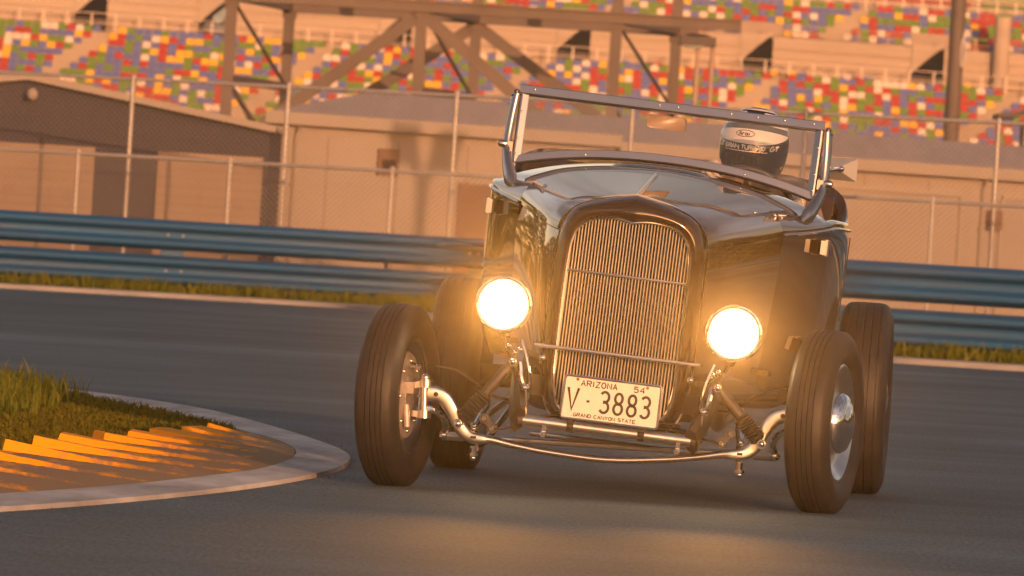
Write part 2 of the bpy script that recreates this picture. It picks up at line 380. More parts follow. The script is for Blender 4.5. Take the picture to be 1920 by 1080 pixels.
tag(ribbon3('edge_kerb', LINE, [(-.40, .0), (-.37, .052), (-.32, .060), (0, .064), (.02, .0)], M['line']), kind='structure')
tag(ribbon('verge_soil', LINE, .0, 9.0, .006, M['soil']), kind='structure')
def off(line, o):
    out = []
    for i, p in enumerate(line):
        q0, q1 = line[max(i - 1, 0)], line[min(i + 1, len(line) - 1)]; dx, dy = q1[0] - q0[0], q1[1] - q0[1]; L = math.hypot(dx, dy); out.append((p[0] - dy / L * o, p[1] + dx / L * o))
    return out
def blades(name, spots, m, hmin, hmax, w, lean=.35):
    mb = MB()
    for x, y, z in spots:
        a = random.uniform(0, 2 * pi); h = random.uniform(hmin, hmax) * random.uniform(.7, 1.1); lx, ly = random.gauss(0, lean) * h, random.gauss(0, lean) * h
        dx, dy = cos(a) * w * random.uniform(.6, 1.3), sin(a) * w
        mb.add([(x - dx, y - dy, z - .01), (x + dx, y + dy, z - .01), (x + dx * .6 + lx * .4, y + dy * .6 + ly * .4, z + h * .6), (x - dx * .6 + lx * .4, y - dy * .6 + ly * .4, z + h * .6), (x + lx, y + ly, z + h)], ((0, 1, 2, 3), (3, 2, 4)))
    return tag(mb.build(name, m, smooth=None, recalc=False), kind='stuff')
def along(line, x0, x1):
    L = [p for p in line if x0 - 3 < p[0] < x1 + 3]; d = [0]
    for a, b in zip(L, L[1:]): d.append(d[-1] + math.hypot(b[0] - a[0], b[1] - a[1]))
    def at(s):
        for i in range(len(L) - 1):
            if s <= d[i + 1]:
                t = (s - d[i]) / (d[i + 1] - d[i]); return (L[i][0] + (L[i + 1][0] - L[i][0]) * t, L[i][1] + (L[i + 1][1] - L[i][1]) * t)
        return L[-1]
    return at, d[-1]
sp = []
for o in range(14):
    at, D_ = along(off(LINE, .06 + .11 * o), -9, 8); n = int(D_ * 55)
    for _ in range(n):
        s_ = random.uniform(0, D_); p = at(s_); k = .5 + .5 * sin(p[0] * 2.3 + p[1]) * sin(p[0] * .7)
        if random.random() < .45 + .55 * k: sp.append((p[0] + random.gauss(0, .05), p[1] + random.gauss(0, .05), .01))
blades('verge_grass', sp, M['blade'], .13, .27, .010)

# ------------------------------------------------------------------ the inside kerb
OUT = [(-2.7, 17.9), (-2.049, 20.38), (-1.709, 21.487), (-1.47, 22.429), (-1.242, 23.448), (-1.015, 24.68), (-0.831, 25.916), (-0.699, 27.076), (-0.612, 28.227), (-0.589, 29.47), (-0.633, 30.514), (-0.763, 31.784), (-0.999, 33.603), (-1.378, 36.009), (-1.754, 37.497), (-2.128, 38.505), (-2.453, 39.346), (-2.995, 40.664), (-4.065, 42.864), (-6, 46)]
INN = [(-2.9, 18.6), (-2.146, 21.327), (-1.789, 22.461), (-1.533, 23.359), (-1.337, 24.235), (-1.162, 25.218), (-0.995, 26.362), (-0.878, 27.284), (-0.814, 28.348), (-0.8, 29.453), (-0.84, 30.444), (-0.958, 31.582), (-1.128, 32.606), (-1.335, 33.734), (-1.646, 35.258), (-2.05, 37.122), (-2.376, 38.136), (-2.908, 39.498), (-3.955, 41.71), (-5.8, 45)]
oc, ic = cr(OUT, 5), cr(INN, 5)
mb = MB(); mb.grid([[(a[0] + (a[0] - b[0]) * .02, a[1], .0005), (a[0], a[1], .016), (b[0], b[1], .022), (b[0], b[1], .0005)] for a, b in zip(oc, ic)])
tag(mb.build('kerb_apron', M['apron'], smooth=30), kind='structure')
def xin(Y):                                                     # inner edge of the apron on the track side
    for a, b in zip(ic, ic[1:]):
        if a[1] <= Y <= b[1]: return a[0] + (b[0] - a[0]) * (Y - a[1]) / (b[1] - a[1])
    return -.96
def xst(Y): return -1.12 - (32.6 - Y) * .094                     # where the ridges end at the grass
mb = MB(); rows = []; wear = []; Y = 19.0; PER = .78; prof = []
while Y < 32.4:
    prof += [(Y, 0, 0), (Y + .025, 1, .0), (Y + .14, .95, .25), (Y + .4, .5, .8), (Y + PER - .02, .04, 1)]; Y += PER
for (y, hgt, wr) in prof:
    a, b = xin(y) - .004, xst(y) + random.Random(int(y * 2)).uniform(-.03, .03) + random.gauss(0, .006) * (hgt > .4); r = []
    if b > a - .22: continue
    for i in range(41):
        u = i / 40; x = a + (b - a) * u
        z = .02 + u * (.030 + .0045 * (31 - y)) + hgt * .029 * u ** 1.5 * (1 + .35 * sin(y * 7.3)) + random.gauss(0, .0006)
        r.append((x, y + .10 * sin(x * 9) * 0, z)); wear.append(.27 + .32 * (1 - u) ** .9 + .16 * wr)
    b0 = r[-1]; r.append((b0[0] - .02, b0[1], 0.0)); wear.append(.4); rows.append(r)
mb.grid(rows); mb.wear = wear
tag(mb.build('ridged_kerb', M['kerb'], smooth=20), 'ridged kerb with worn orange paint inside the pale apron of the corner', 'kerb')
lawn = [(xst(y), y) for y in [19 + i * .7 for i in range(20)]] + [p for p in ic if p[1] > 32.4 and p[0] < -1.05] + [(-9, 46), (-9, 19)]
mb = MB(); mb.add([(x, y, .018) for x, y in lawn], [tuple(range(len(lawn)))]); tag(mb.build('island_soil', M['lawn'], smooth=None), kind='structure')
def inside(x, y):
    if y < 32.5: return x < xst(y) - .01
    for a, b in zip(ic, ic[1:]):
        if a[1] <= y <= b[1] and a[0] > b[0]: return x < a[0] + (b[0] - a[0]) * (y - a[1]) / (b[1] - a[1]) - .02
    return False
sp = []
while len(sp) < 24000:
    y = random.uniform(24, 41); x = random.uniform(-.068 * y - .35, -1.0)
    if inside(x, y): sp.append((x, y, .018))
blades('island_lawn', sp, M['lawn'], .015, .04, .006, .6)
sp = []
while len(sp) < 3600:
    y = random.uniform(32.2, 40.5); x = random.uniform(-.068 * y - .5, -1.9)
    e = -2.0 - max(0, y - 36.5) * .20
    if inside(x, y) and x < e and random.random() < min(1, (e - x) / .35 + .18) and random.random() < .45 + .55 * sin(x * 17 + y * 3) ** 2: sp.append((x, y, .018))
blades('long_grass', sp, M['blade'], .06, .165, .006, .3)

mb = MB(); rg = random.Random(3)
for _ in range(260):
    y = rg.uniform(21, 40); x = rg.uniform(-.069 * y, .069 * y)
    i_ = rg.randrange(len(oc)); x, y = oc[i_][0] + abs(rg.gauss(0, .16)) + .02, oc[i_][1] + rg.gauss(0, .15)
    if y < 32 and x < xin(min(max(y, 19), 32)) : continue
    s_ = rg.uniform(.0015, .0042); mb.add([(x - s_, y, .0), (x + s_, y - s_, .0), (x + s_ * .6, y + s_, .0), (x, y, s_ * 1.5)], ((0, 1, 3), (1, 2, 3), (2, 0, 3)))
tag(mb.build('rubber_crumbs', M['crumb'], smooth=None), kind='stuff')
# ------------------------------------------------------------------ guardrail
RL = cr([(-60, 85.4), (-26, 90.9), (-14, 93.2), (-6.3, 95.0), (-1.9, 96.2), (-.3, 95.4), (.45, 90), (1.1, 82), (1.9, 76.4), (3.1, 74.3), (5.2, 73.7), (14, 71.9), (30, 68.3), (60, 59.3)], 6)
def wprof(zc):
    return [(.02, zc + .190), (-.005, zc + .186), (-.112, zc + .136), (-.122, zc + .110), (-.112, zc + .086), (-.004, zc + .040), (.01, zc + .015), (.01, zc - .015), (-.004, zc - .040), (-.112, zc - .086), (-.122, zc - .110), (-.112, zc - .136), (-.005, zc - .186), (.02, zc - .190)]
rail = tag(empty('guardrail', (RL[0][0], RL[0][1], 0)), 'long blue double beam steel guardrail along the grass verge', 'guardrail')
def rel(o, root):                                              # keep the world place of a part under an Empty away from the origin
    o.parent = root; o.matrix_parent_inverse = Matrix.Translation(-root.location); return o
for zc in (.775, .325):
    rows = []
    for i, p in enumerate(RL):
        q0, q1 = RL[max(i - 1, 0)], RL[min(i + 1, len(RL) - 1)]; dx, dy = q1[0] - q0[0], q1[1] - q0[1]; L = math.hypot(dx, dy); nx, ny = -dy / L, dx / L
        pr = wprof(zc); pr = [(d, z) for d, z in pr] + [(d + .006, z) for d, z in pr[::-1]]
        rows.append([(p[0] + nx * d, p[1] + ny * d, z) for d, z in pr])
    mb = MB(); mb.rings(rows); rel(mb.build('rail_beam', M['rail'], smooth=30), rail)
for px_ in (-16.2, -12.2, -8.2, -4.27, -.5, 7.0, 11.0, 15.0):
    ii = min(k for k in range(len(RL) - 1) if RL[k][0] <= px_ <= RL[k + 1][0]); p, q = RL[ii], RL[ii + 1]; tt = (px_ - p[0]) / (q[0] - p[0])
    a = math.atan2(q[1] - p[1], q[0] - p[0]); p = (px_, p[1] + (q[1] - p[1]) * tt); R = Matrix.Rotation(a, 3, 'Z')
    mb = MB(); mb.box(Vector((p[0], p[1], .44)) + R @ Vector((0, .20, 0)), (.14, .16, .94), R)
    po = rel(mb.build('rail_post', M['rail_post'], smooth=None), rail)
    for zc in (.775, .325):                                       # overlap of two rail lengths
        mb = MB(); pr = [(d - .007, z) for d, z in wprof(zc)]; pr += [(d + .004, z) for d, z in pr[::-1]]
        mb.rings([[Vector((p[0], p[1], z)) + R @ Vector((e, d, 0)) for d, z in pr] for e in (-.24, .24)]); rel(mb.build('rail_splice', M['rail'], smooth=30), rail)
    mb = MB()
    for zc in (.775, .325): mb.box(Vector((p[0], p[1], zc)) + R @ Vector((0, .062, 0)), (.12, .10, .3), R)
    mb.box(Vector((p[0], p[1], .55)) + R @ Vector((-.02, .05, 0)), (.30, .02, .16), R); rel(mb.build('spacer_block', M['rail'], smooth=None), rail)
    for zc in (.775, .325):
        for k in (-.10, .10): mb = MB(); mb.ball(Vector((p[0], p[1], zc)) + R @ Vector((k, .0, 0)), .018, 8, 6); rel(mb.build('rail_bolt', M['galv'], smooth=60), rail)

# ------------------------------------------------------------------ chain link fences
def fence(name, X0, X1, yf, posts, top, bottom, m_label, prow):
    root = tag(empty(name, (posts[len(posts) // 2], yf(posts[len(posts) // 2]), 0)), m_label, 'fence')
    mb = MB(); mb.tube([(X0, yf(X0), top), (X1, yf(X1), top)], .024, 8); rel(mb.build('top_rail', M['galv'], smooth=60), root)
    for x in posts:
        mb = MB(); mb.tube([(x, yf(x), 0), (x, yf(x), top + .02)], prow, 8); mb.ball((x, yf(x), top + .03), prow * 1.15, 8, 6); rel(mb.build('fence_post', M['galv'], smooth=60), root)
    mb = MB(); P = .074; r = .0033; hh = top - bottom; n = int((X1 - X0 + hh) / P)
    for i in range(n):
        for sg in (1, -1):
            xa = X0 - hh + i * P; a = (xa, bottom); b = (xa + hh, top)
            if sg < 0: a = (xa, top); b = (xa + hh, bottom)
            (xa, za), (xb, zb) = a, b
            if xa < X0: za += (zb - za) * (X0 - xa) / (xb - xa); xa = X0
            if xb > X1: zb = za + (zb - za) * (X1 - xa) / (xb - xa); xb = X1
            if xb - xa < .02: continue
            ya, yb = yf(xa) - .03 + sg * .002, yf(xb) - .03 + sg * .002
            mb.add([(xa - r, ya, za), (xa + r, ya, za), (xa, ya + r, za), (xb - r, yb, zb), (xb + r, yb, zb), (xb, yb + r, zb)], ((0, 1, 4, 3), (1, 2, 5, 4), (2, 0, 3, 5)))
    rel(mb.build('wire_mesh', M['wire'], smooth=None, recalc=False), root)
    return root
fence('chain_link_fence', -11.6, 12.5, lambda x: 97.6 - .52 * x, [-11.5, -9.4, -7.29, -5.16, -3.07, -.86, 1.40, 3.57, 5.93, 8.1, 10.3, 12.4], 2.80, .05, 'tall galvanised chain link fence standing between the low fence and the beige building', .030)
fence('chain_link_fence', -11.2, 12.2, lambda x: 96.3 - .52 * x, [-11.0, -9.85, -7.8, -5.77, -3.74, -1.62, .46, 2.9, 5.12, 7.2, 9.3, 11.4], 1.765, .05, 'low galvanised chain link fence right behind the blue guardrail', .026)

# ------------------------------------------------------------------ buildings behind the fence
D1 = Vector((.847, .531, 0)); N1 = Vector((-.531, .847, 0))
def bpt(o, t, n, z): return tuple(Vector(o) + D1 * t + N1 * n + Vector((0, 0, z)))
def quadbox(mb, o, t0, t1, n0, n1, z0, z1):
    v = [bpt(o, t, n, z) for z in (z0, z1) for t, n in ((t0, n0), (t1, n0), (t1, n1), (t0, n1))]
    mb.add(v, ((0, 3, 2, 1), (4, 5, 6, 7), (0, 1, 5, 4), (1, 2, 6, 5), (2, 3, 7, 6), (3, 0, 4, 7)))
O1 = (-3.70, 112.0, 0)
def building(label, o, L, dep, eave, ridge, hip0, hip1, sk=0):
    r = tag(empty('service_building', o), label, 'building')
    mb = MB(); v = [bpt(o, t, n, z) for z in (0, eave - .02) for t, n in ((0, 0), (L, 0), (L, dep), (sk * dep, dep))]
    mb.add(v, ((0, 3, 2, 1), (4, 5, 6, 7), (0, 1, 5, 4), (1, 2, 6, 5), (2, 3, 7, 6), (3, 0, 4, 7))); rel(mb.build('wall', M['wall'], smooth=None), r)
    mb = MB(); e = .22; A = [bpt(o, -e * (hip0 > 0), -e, eave), bpt(o, L, -e, eave), bpt(o, L, dep + e, eave), bpt(o, sk * dep - e * (hip0 > 0), dep + e, eave)]
    rd = [bpt(o, hip0, dep / 2, ridge), bpt(o, L - hip1, dep / 2, ridge)]
    v = A + rd + [(x, y, z - .05) for x, y, z in A]
    mb.add(v, ((0, 1, 5, 4), (2, 3, 4, 5), (3, 0, 4), (1, 2, 5), (0, 6, 7, 1), (1, 7, 8, 2), (2, 8, 9, 3), (3, 9, 6, 0), (9, 8, 7, 6)))
    rf = rel(mb.build('roof', M['roof'], smooth=None), r)
    mb = MB(); quadbox(mb, o, -e * (hip0 > 0) - .02, L, -e - .03, -e, eave - .17, eave + .012); f_ = mb.build('fascia', M['trim'], smooth=None); f_.parent = rf
    return r
b1 = building('beige block building with a hipped grey roof behind the car', O1, 6.02, 6.5, 2.67, 3.13, 3.6, 0, .62)
O2 = bpt(O1, 6.03, 0, 0)
b2 = building('longer beige building on the right with roller doors and slightly lower eaves', O2, 22, 6.5, 2.575, 3.03, 0, 3)
mb = MB(); quadbox(mb, O1, -.02, .10, -.02, .08, 0, 2.5); rel(mb.build('corner_trim', M['trim'], smooth=None), b1)
mb = MB(); quadbox(mb, O1, 1.86, 2.22, -.05, -.002, 1.84, 2.24); w_ = rel(mb.build('window', M['doorpaint'], smooth=None), b1)
mb = MB(); quadbox(mb, O1, 1.92, 2.16, -.058, -.051, 1.88, 2.08); p_ = mb.build('pane', M['glassdark'], smooth=None); p_.parent = w_
mb = MB(); quadbox(mb, O1, 3.30, 4.25, -.03, -.002, 0, 1.80); rel(mb.build('door', M['doorpaint'], smooth=None), b1)
for t0, t1 in ((1.2, 6.5), (7.28, 12.5)):
    mb = MB(); quadbox(mb, O2, t0, t1, -.06, -.002, 2.10, 2.17)
    for t in (t0, t1): quadbox(mb, O2, t - .035, t + .035, -.058, -.003, 0, 2.10)
    f_ = rel(mb.build('door_frame', M['trim'], smooth=None), b2)
    mb = MB(); k = 0
    while k * .3 < 2.0: quadbox(mb, O2, t0 + .04, t1 - .04, -.016 - .006 * (k % 2), -.003, k * .3, min(2.09, k * .3 + .29)); k += 1
    rel(mb.build('roller_door', M['wall'], smooth=None), b2)
mb = MB(); quadbox(mb, O2, 7.0, 7.22, -.16, -.002, 1.62, 1.92); rel(mb.build('wall_lamp', M['doorpaint'], smooth=None), b2)
def vpipe(o, t, z1, root):
    mb = MB(); c_ = [bpt(o, t, -.05, z) for z in (0, z1 - .1)] + [bpt(o, t, -.14, z1 + .05)]
    mb.tube(c_, .030, 8)
    for z in (.6, 1.6): quadbox(mb, o, t - .05, t + .05, -.06, -.003, z, z + .03)
    rel(mb.build('downpipe', M['trim'], smooth=50), root)
vpipe(O1, .42, 2.42, b1); vpipe(O1, 5.9, 2.42, b1); vpipe(O2, 6.9, 2.34, b2)
for o_, L_, r_ in ((O1, 6.0, b1), (O2, 20, b2)):
    t = 1.0
    while t < L_ - .3:
        mb = MB(); quadbox(mb, o_, t - .006, t + .006, -.004, -.001, .1, 2.35); rel(mb.build('panel_joint', M['doorpaint'], smooth=None), r_); t += 1.22
    mb = MB(); quadbox(mb, o_, .0, L_, -.012, -.001, 0, .16); rel(mb.build('plinth', M['apron'], smooth=None), r_)
mb = MB(); quadbox(mb, O1, 4.08, 4.14, -.075, -.03, .88, 1.02); rel(mb.build('door_handle', M['galv'], smooth=None), b1)
# gabled shed in front of its left end
sh = tag(empty('gabled_shed', (-6.88, 105.5, 0)), 'gabled shed with pale roller doors and shade painted into its dark walls, at the far left', 'building')
GX0, GX1, GA, GE, GY = -10.3, -3.49, 2.83, 2.33, 105.5
mb = MB(); mb.rings([[(GX0, y, 0), (GX1, y, 0), (GX1, y, GE - .03), (-6.88, y, GA - .03), (GX0, y, GE - .03)] for y in (GY, 111)], True); rel(mb.build('wall', M['shaded_siding'], smooth=None), sh)
mb = MB(); mb.rings([[(GX0 - .2, y, GE - .03), (-6.88, y, GA), (GX1 + .08, y, GE - .03), (GX1 + .08, y, GE + .03), (-6.88, y, GA + .065), (GX0 - .2, y, GE + .03)] for y in (GY - .20, 111.1)], True); rf = rel(mb.build('roof', M['roof'], smooth=None), sh)
mb = MB(); mb.rings([[(GX0 - .2, y, GE - .055), (-6.88, y, GA - .03), (GX1 + .08, y, GE - .055), (GX1 + .08, y, GE + .035), (-6.88, y, GA + .07), (GX0 - .2, y, GE + .035)] for y in (GY - .23, GY - .202)], True); f_ = mb.build('rake_trim', M['trim'], smooth=None); f_.parent = rf
for x0, x1, zt in ((-10.2, -5.90, 1.93), (-5.02, -3.56, 1.885)):
    mb = MB(); k = 0
    while k * .12 < zt - .02: mb.box(((x0 + x1) / 2, GY - .04 + .004 * (k % 2), k * .12 + .059), (x1 - x0, .05, .117)); k += 1
    rel(mb.build('roller_door', M['panel'], smooth=None), sh)
mb = MB(); mb.ball((-6.80, GY - .28, 2.60), .075, 10, 8, (1, .8, 1.1)); mb.tube([(-6.80, GY - .28, 2.65), (-6.80, GY - .02, 2.67)], .02, 6); rel(mb.build('gable_lamp', M['trim'], smooth=60), sh)

# ------------------------------------------------------------------ steel gantry between the buildings and the stand
ga = tag(empty('steel_gantry', (-2.5, 180, 0)), 'brown steel gantry of braced posts and beams standing before the grandstand', 'gantry')
def gpart(n_, mb): return rel(mb.build(n_, M['beam'], smooth=40), ga)
FX, BX = (-7.04, -2.53, 2.10), (-5.88, -1.27, 3.66)
def ibeam(mb, a, b, w, h):
    mb.bar(a, b, w * .28, h); a, b = Vector(a), Vector(b)
    d = (b - a).normalized(); u = Vector((0, 0, 1)) if abs(d.z) < .95 else Vector((1, 0, 0)); x = d.cross(u).normalized(); u = x.cross(d)
    for s_ in (1, -1): mb.bar(a + u * s_ * (h / 2 - .02), b + u * s_ * (h / 2 - .02), w, .04)
for y, XS in ((180, FX), (187, BX)):
    for x in XS:
        mb = MB(); mb.box((x, y, 4.6), (.27, .27, 9.2)); mb.box((x, y - .01, 6.45), (.34, .34, .5)); mb.box((x, y, .02), (.6, .6, .06)); gpart('post', mb)
    mb = MB(); ibeam(mb, (XS[0] - .15, y - .16, 6.47), (5.05 if y < 185 else 4.2, y - .16, 6.47), .22, .27); gpart('beam', mb)
    for xa, xb in ((XS[1], XS[0]), (XS[1], XS[2])):
        mb = MB(); mb.bar((xa, y + .02, 6.30), (xb, y + .02, 2.72 if y < 185 else 3.0), .24, .30); gpart('brace', mb)
for xa, xb in zip(FX, BX):
    for z in (4.48, 6.45):
        mb = MB(); mb.bar((xa, 180.14, z), (xb, 186.86, z + .02), .18, .2); gpart('tie', mb)
    mb = MB(); mb.bar((xa + .1, 180.1, 6.25), (xb - .05, 186.9, 4.6), .06, .07); gpart('tie_brace', mb)
    mb = MB(); mb.bar((xa + .1, 180.1, 4.3), (xb - .05, 186.9, 2.6), .09, .10); gpart('tie_brace', mb)
po = tag(empty('steel_mast', (10.17, 180, 0)), 'single thick brown mast rising past the top of the picture at the right', 'mast')
mb = MB(); mb.tube([(10.17, 180, 0), (10.17, 180, 14)], [.19, .175], 20); rel(mb.build('mast_shaft', M['beam'], smooth=60), po)
mb = MB(); mb.ctube([(10.32 + .04 * cos(a), 179.86, 6.15 + .32 * sin(a)) for a in [2 * pi * k / 20 for k in range(20)]], .02, 6); mb.box((10.30, 179.95, 6.5), (.1, .1, .2)); rel(mb.build('cable_loop', M['galv'], smooth=60), po)
fl = tag(empty('floodlight', (3.52, 150, 0)), 'floodlight with a dark flat housing on two thin poles before the gantry', 'floodlight')
for x in (3.38, 3.67):
    mb = MB(); mb.tube([(x, 150, 0), (x, 150, 5.15)], .045, 10); rel(mb.build('pole', M['pole'], smooth=60), fl)
mb = MB(); mb.rings([[(x0, y, z) for x0, y, z in ((3.02, 149.7, zz), (3.72, 149.7, zz), (3.74, 150.35, zz), (3.00, 150.35, zz))] for zz in (5.09, 5.27)], True); mb.rings([[(3.08, 149.8, 5.27), (3.66, 149.8, 5.27), (3.66, 150.2, 5.27), (3.08, 150.2, 5.27)], [(3.2, 149.9, 5.33), (3.5, 149.9, 5.33), (3.5, 150.1, 5.33), (3.2, 150.1, 5.33)]], True); rel(mb.build('lamp_housing', M['lampcase'], smooth=None), fl)
mb = MB(); mb.rings([[(3.06 + a, 149.73 + a, 5.088), (3.50 - a, 149.73 + a, 5.088), (3.50 - a, 150.2 - a, 5.088), (3.06 + a, 150.2 - a, 5.088)][::1] if a == 0 else [(3.06 + a, 149.73 + a, 5.03), (3.50 - a, 149.73 + a, 5.03), (3.50 - a, 150.2 - a, 5.03), (3.06 + a, 150.2 - a, 5.03)] for a in (0, .09)], True); rel(mb.build('lamp_glass', M['lampglass'], smooth=None), fl)
bo = tag(empty('ticket_booth', (10.55, 160, 0)), 'small pale booth with a dark slanting roof at the right edge', 'booth')
mb = MB(); mb.box((10.9, 160, 2.05), (.75, 1.5, 4.1)); rel(mb.build('wall', M['wall'], smooth=None), bo)
mb = MB(); mb.rings([[(9.95, y, 4.22), (10.35, y, 4.25), (11.4, y, 4.75), (11.4, y, 4.86), (10.35, y, 4.36), (9.95, y, 4.32)] for y in (159, 161)], True); rel(mb.build('roof', M['lampcase'], smooth=None), bo)

# ------------------------------------------------------------------ grandstand
gs = tag(empty('grandstand', (0, 400, 0)), 'sunlit concrete grandstand with rows of seats in mixed red blue green yellow and white', 'grandstand')
RZ, RY, RX = .362, .55, .40; ZT, YT = 10.83, 418.0
AIS = [-48, -35.4, -23.0, -10.75, .95, 13.9, 27.1, 39.6, 52]
SEATC = ['seat_blue', 'seat_red', 'seat_green', 'seat_yellow', 'seat_white']; SW = [.32, .21, .25, .10, .12]
def steps(k0, k1, z0, y0, x0, x1):
    P = []
    for k in range(k0, k1 + 1): P += [(y0 + RY * k, z0 + RZ * (k - 1) - .02), (y0 + RY * k, z0 + RZ * k - .02)]
    return P
mb = MB(); prof = [(YT - 16 * RY - 3, 0), (YT - 16 * RY - 3, ZT - 17 * RZ)] + [(YT + RY * k - .25 + e * .001, ZT + RZ * (k - 1 + e)) for k in range(-16, 1) for e in (0, 1)] + [(YT + 2.2, ZT), (YT + 2.2, 0)]
mb.rings([[(x, y, z) for y, z in prof] for x in (-62, 62)], True); rel(mb.build('lower_terrace', M['concrete'], smooth=None), gs)
WY = YT + 2.0; VOM = [-37.5, -24.2, -17.3, -7.3, 2.6, 12.7, 22.2, 33, 44]
edges = [-62] + [v + e for v in VOM for e in (-.9, .9)] + [62]
for a, b in zip(edges[::2], edges[1::2]): mb = MB(); mb.box(((a + b) / 2, WY + .15, 12.05), (b - a, .3, 2.3)); rel(mb.build('walkway_wall', M['concrete2'], smooth=None), gs)
for k, z in enumerate((11.25, 11.55, 12.05, 12.6)): 
    for a, b in zip(edges[::2], edges[1::2]): mb = MB(); mb.box(((a + b) / 2, WY - .06 - .02 * (3 - k), z), (b - a, .10, .05)); rel(mb.build('wall_ledge', M['concrete'], smooth=None), gs)
for v in VOM:
    mb = MB(); y0, y1 = WY + .02, WY + .28
    mb.add([(v + sx * .92, y, z) for y in (y0, y1) for sx, z in ((-1, 10.9), (1, 10.9), (1, 13.18), (-1, 13.18))], ((4, 5, 6, 7), (0, 4, 7, 3), (1, 2, 6, 5), (3, 7, 6, 2)))
    rel(mb.build('tunnel', M['tunnel_shade'], smooth=None, recalc=False), gs)
    mb = MB(); mb.add([(v - .9, WY - .1, 11.75), (v - .9, WY - .1, 13.35), (v + .75, WY - .1, 13.35), (v - .9, WY + .2, 11.75), (v - .9, WY + .2, 13.35), (v + .75, WY + .2, 13.35)], ((0, 1, 2), (5, 4, 3), (0, 3, 4, 1), (1, 4, 5, 2), (2, 5, 3, 0)))
    mb.bar((v - 1.0, WY - .18, 11.85), (v + .8, WY - .18, 13.45), .16, .18); rel(mb.build('tunnel_parapet', M['concrete2'], smooth=None), gs)
    for z in (11.0, 11.3, 11.55): mb = MB(); mb.box((v, WY - .3, z), (1.8, .06, .12)); rel(mb.build('tunnel_gate', M['beam'], smooth=None), gs)
mb = MB(); mb.box((-16.9, WY - .25, 12.3), (1.1, .08, .5), Matrix.Rotation(radians(-40), 3, 'Y')); rel(mb.build('glass_screen', M['screen'], smooth=None), gs); mb = MB(); mb.box((-17.1, WY - .25, 11.5), (1.5, .08, .5)); rel(mb.build('glass_screen', M['screen'], smooth=None), gs)
UY, UZ = WY + 1.2, 13.02
mb = MB(); prof = [(WY + .3, 0), (WY + .3, UZ - .02), (UY - .3, UZ - .02)] + [(UY + RY * k - .25 + e * .001, UZ + RZ * (k - 1 + e) - .0) for k in range(1, 7) for e in (0, 1)] + [(UY + 6 * RY + 2, UZ + 6 * RZ), (UY + 6 * RY + 2, 0)]
mb.rings([[(x, y, z) for y, z in prof] for x in (-62, 62)], True); rel(mb.build('upper_terrace', M['concrete'], smooth=None), gs)
mb = MB(); prof = [(UY + 6 * RY + 2, 0), (UY + 6 * RY + 2, 15.9)] + [(UY + 6 * RY + 2 + .6 * k + e * .001, 15.9 + .4 * (k - 1 + e)) for k in range(1, 14) for e in (0, 1)] + [(UY + 20, 21), (UY + 20, 0)]
mb.rings([[(x, y, z) for y, z in prof] for x in (-62, 62)], True); rel(mb.build('top_terrace', M['concrete'], smooth=None), gs)
for x0, x1, c_ in ((-60, -12, 'seat_blue'), (-11.4, 2.2, 'seat_yellow'), (2.8, 15, 'seat_red'), (15.8, 24.8, 'seat_red'), (25.4, 40, 'seat_green')):
    for k in range(13): mb = MB(); mb.box(((x0 + x1) / 2 + .2 * k, UY + 6 * RY + 2.3 + .6 * k, 15.98 + .4 * k), (x1 - x0, .3, .22)); rel(mb.build('bench_row', M[c_], smooth=None), gs)
# railings: pale posts and rails
def railing(x0, x1, y, z, h, pitch, m):
    mb = MB(); n = int((x1 - x0) / pitch)
    for i in range(n + 1): mb.box((x0 + i * pitch, y, z + h / 2), (.07, .07, h)); mb.box((x0 + i * pitch, y - .05, z + h * .55), (.09, .02, h * .8)) if i % 1 == 0 else None
    for f in (.5, 1): mb.box(((x0 + x1) / 2, y, z + h * f), (x1 - x0, .04, .04))
    rel(mb.build('railing', m, smooth=None), gs)
railing(-40, 40, YT + .6, ZT, 1.05, 1.33, M['seat_white'])
railing(-40, 40, UY + 6 * RY + .3, UZ + 6 * RZ, 1.1, 1.05, M['seat_white'])
railing(-40, 40, WY + .1, 13.2, .7, 1.62, M['pole'])
mb = MB(); mb.tube([(26.2, WY - .5, 11), (26.2, WY - .5, 15.2)], .45, 16); rel(mb.build('column', M['concrete2'], smooth=60), gs)
def seat_bm(mb, x, y, z):
    x += random.uniform(-.012, .012)
    b = [(-.215, .03), (.215, .03), (.220, .25), (.18, .338), (.08, .356), (-.08, .356), (-.18, .338), (-.220, .25)]
    mb.rings([[(x + u, y + dy + v * .2, z + v) for u, v in b] for dy in (.14, .19)], True)
    mb.add([(x + u, y + w, z + v) for v in (.0, .05) for u, w in ((-.2, -.24), (.2, -.24), (.2, .15), (-.2, .15))], ((4, 5, 6, 7), (0, 1, 5, 4), (1, 2, 6, 5), (3, 0, 4, 7), (0, 3, 2, 1)))
single = {}
for c_ in SEATC:
    mb = MB(); seat_bm(mb, 0, 0, 0); o = mb.build('seat', M[c_], smooth=40); single[c_] = o.data; bpy.data.objects.remove(o)
rest = MB(); cnt = 0; rng = random.Random(11)
cand = []
for tier, (K0, K1, y0, z0) in enumerate(((-16, 0, YT, ZT), (1, 6, UY, UZ))):
    for k in range(K0, K1 + 1):
        z = z0 + RZ * k; y = y0 + RY * k - .02; xs = RX * k + (0 if tier == 0 else 2.6)
        i = -74
        while i < 75:
            x = i * .474 + (.237 if tier else 0); xr = x - xs; i += 1
            if min(abs(xr - a) for a in AIS) < .62: continue
            if tier and min(abs(x - (v + .45)) for v in VOM) < 1.15 and k < 3: continue
            if abs(x) > 33.5: continue
            cand.append((tier, k, x, y, z, rng.choices(range(5), SW)[0]))
for s_ in range(10):                                             # a few odd seats along the walkway
    for _ in range(2): cand.append((1, 9, rng.uniform(3, 29), YT + 1.5, ZT + .25, rng.randrange(5)))
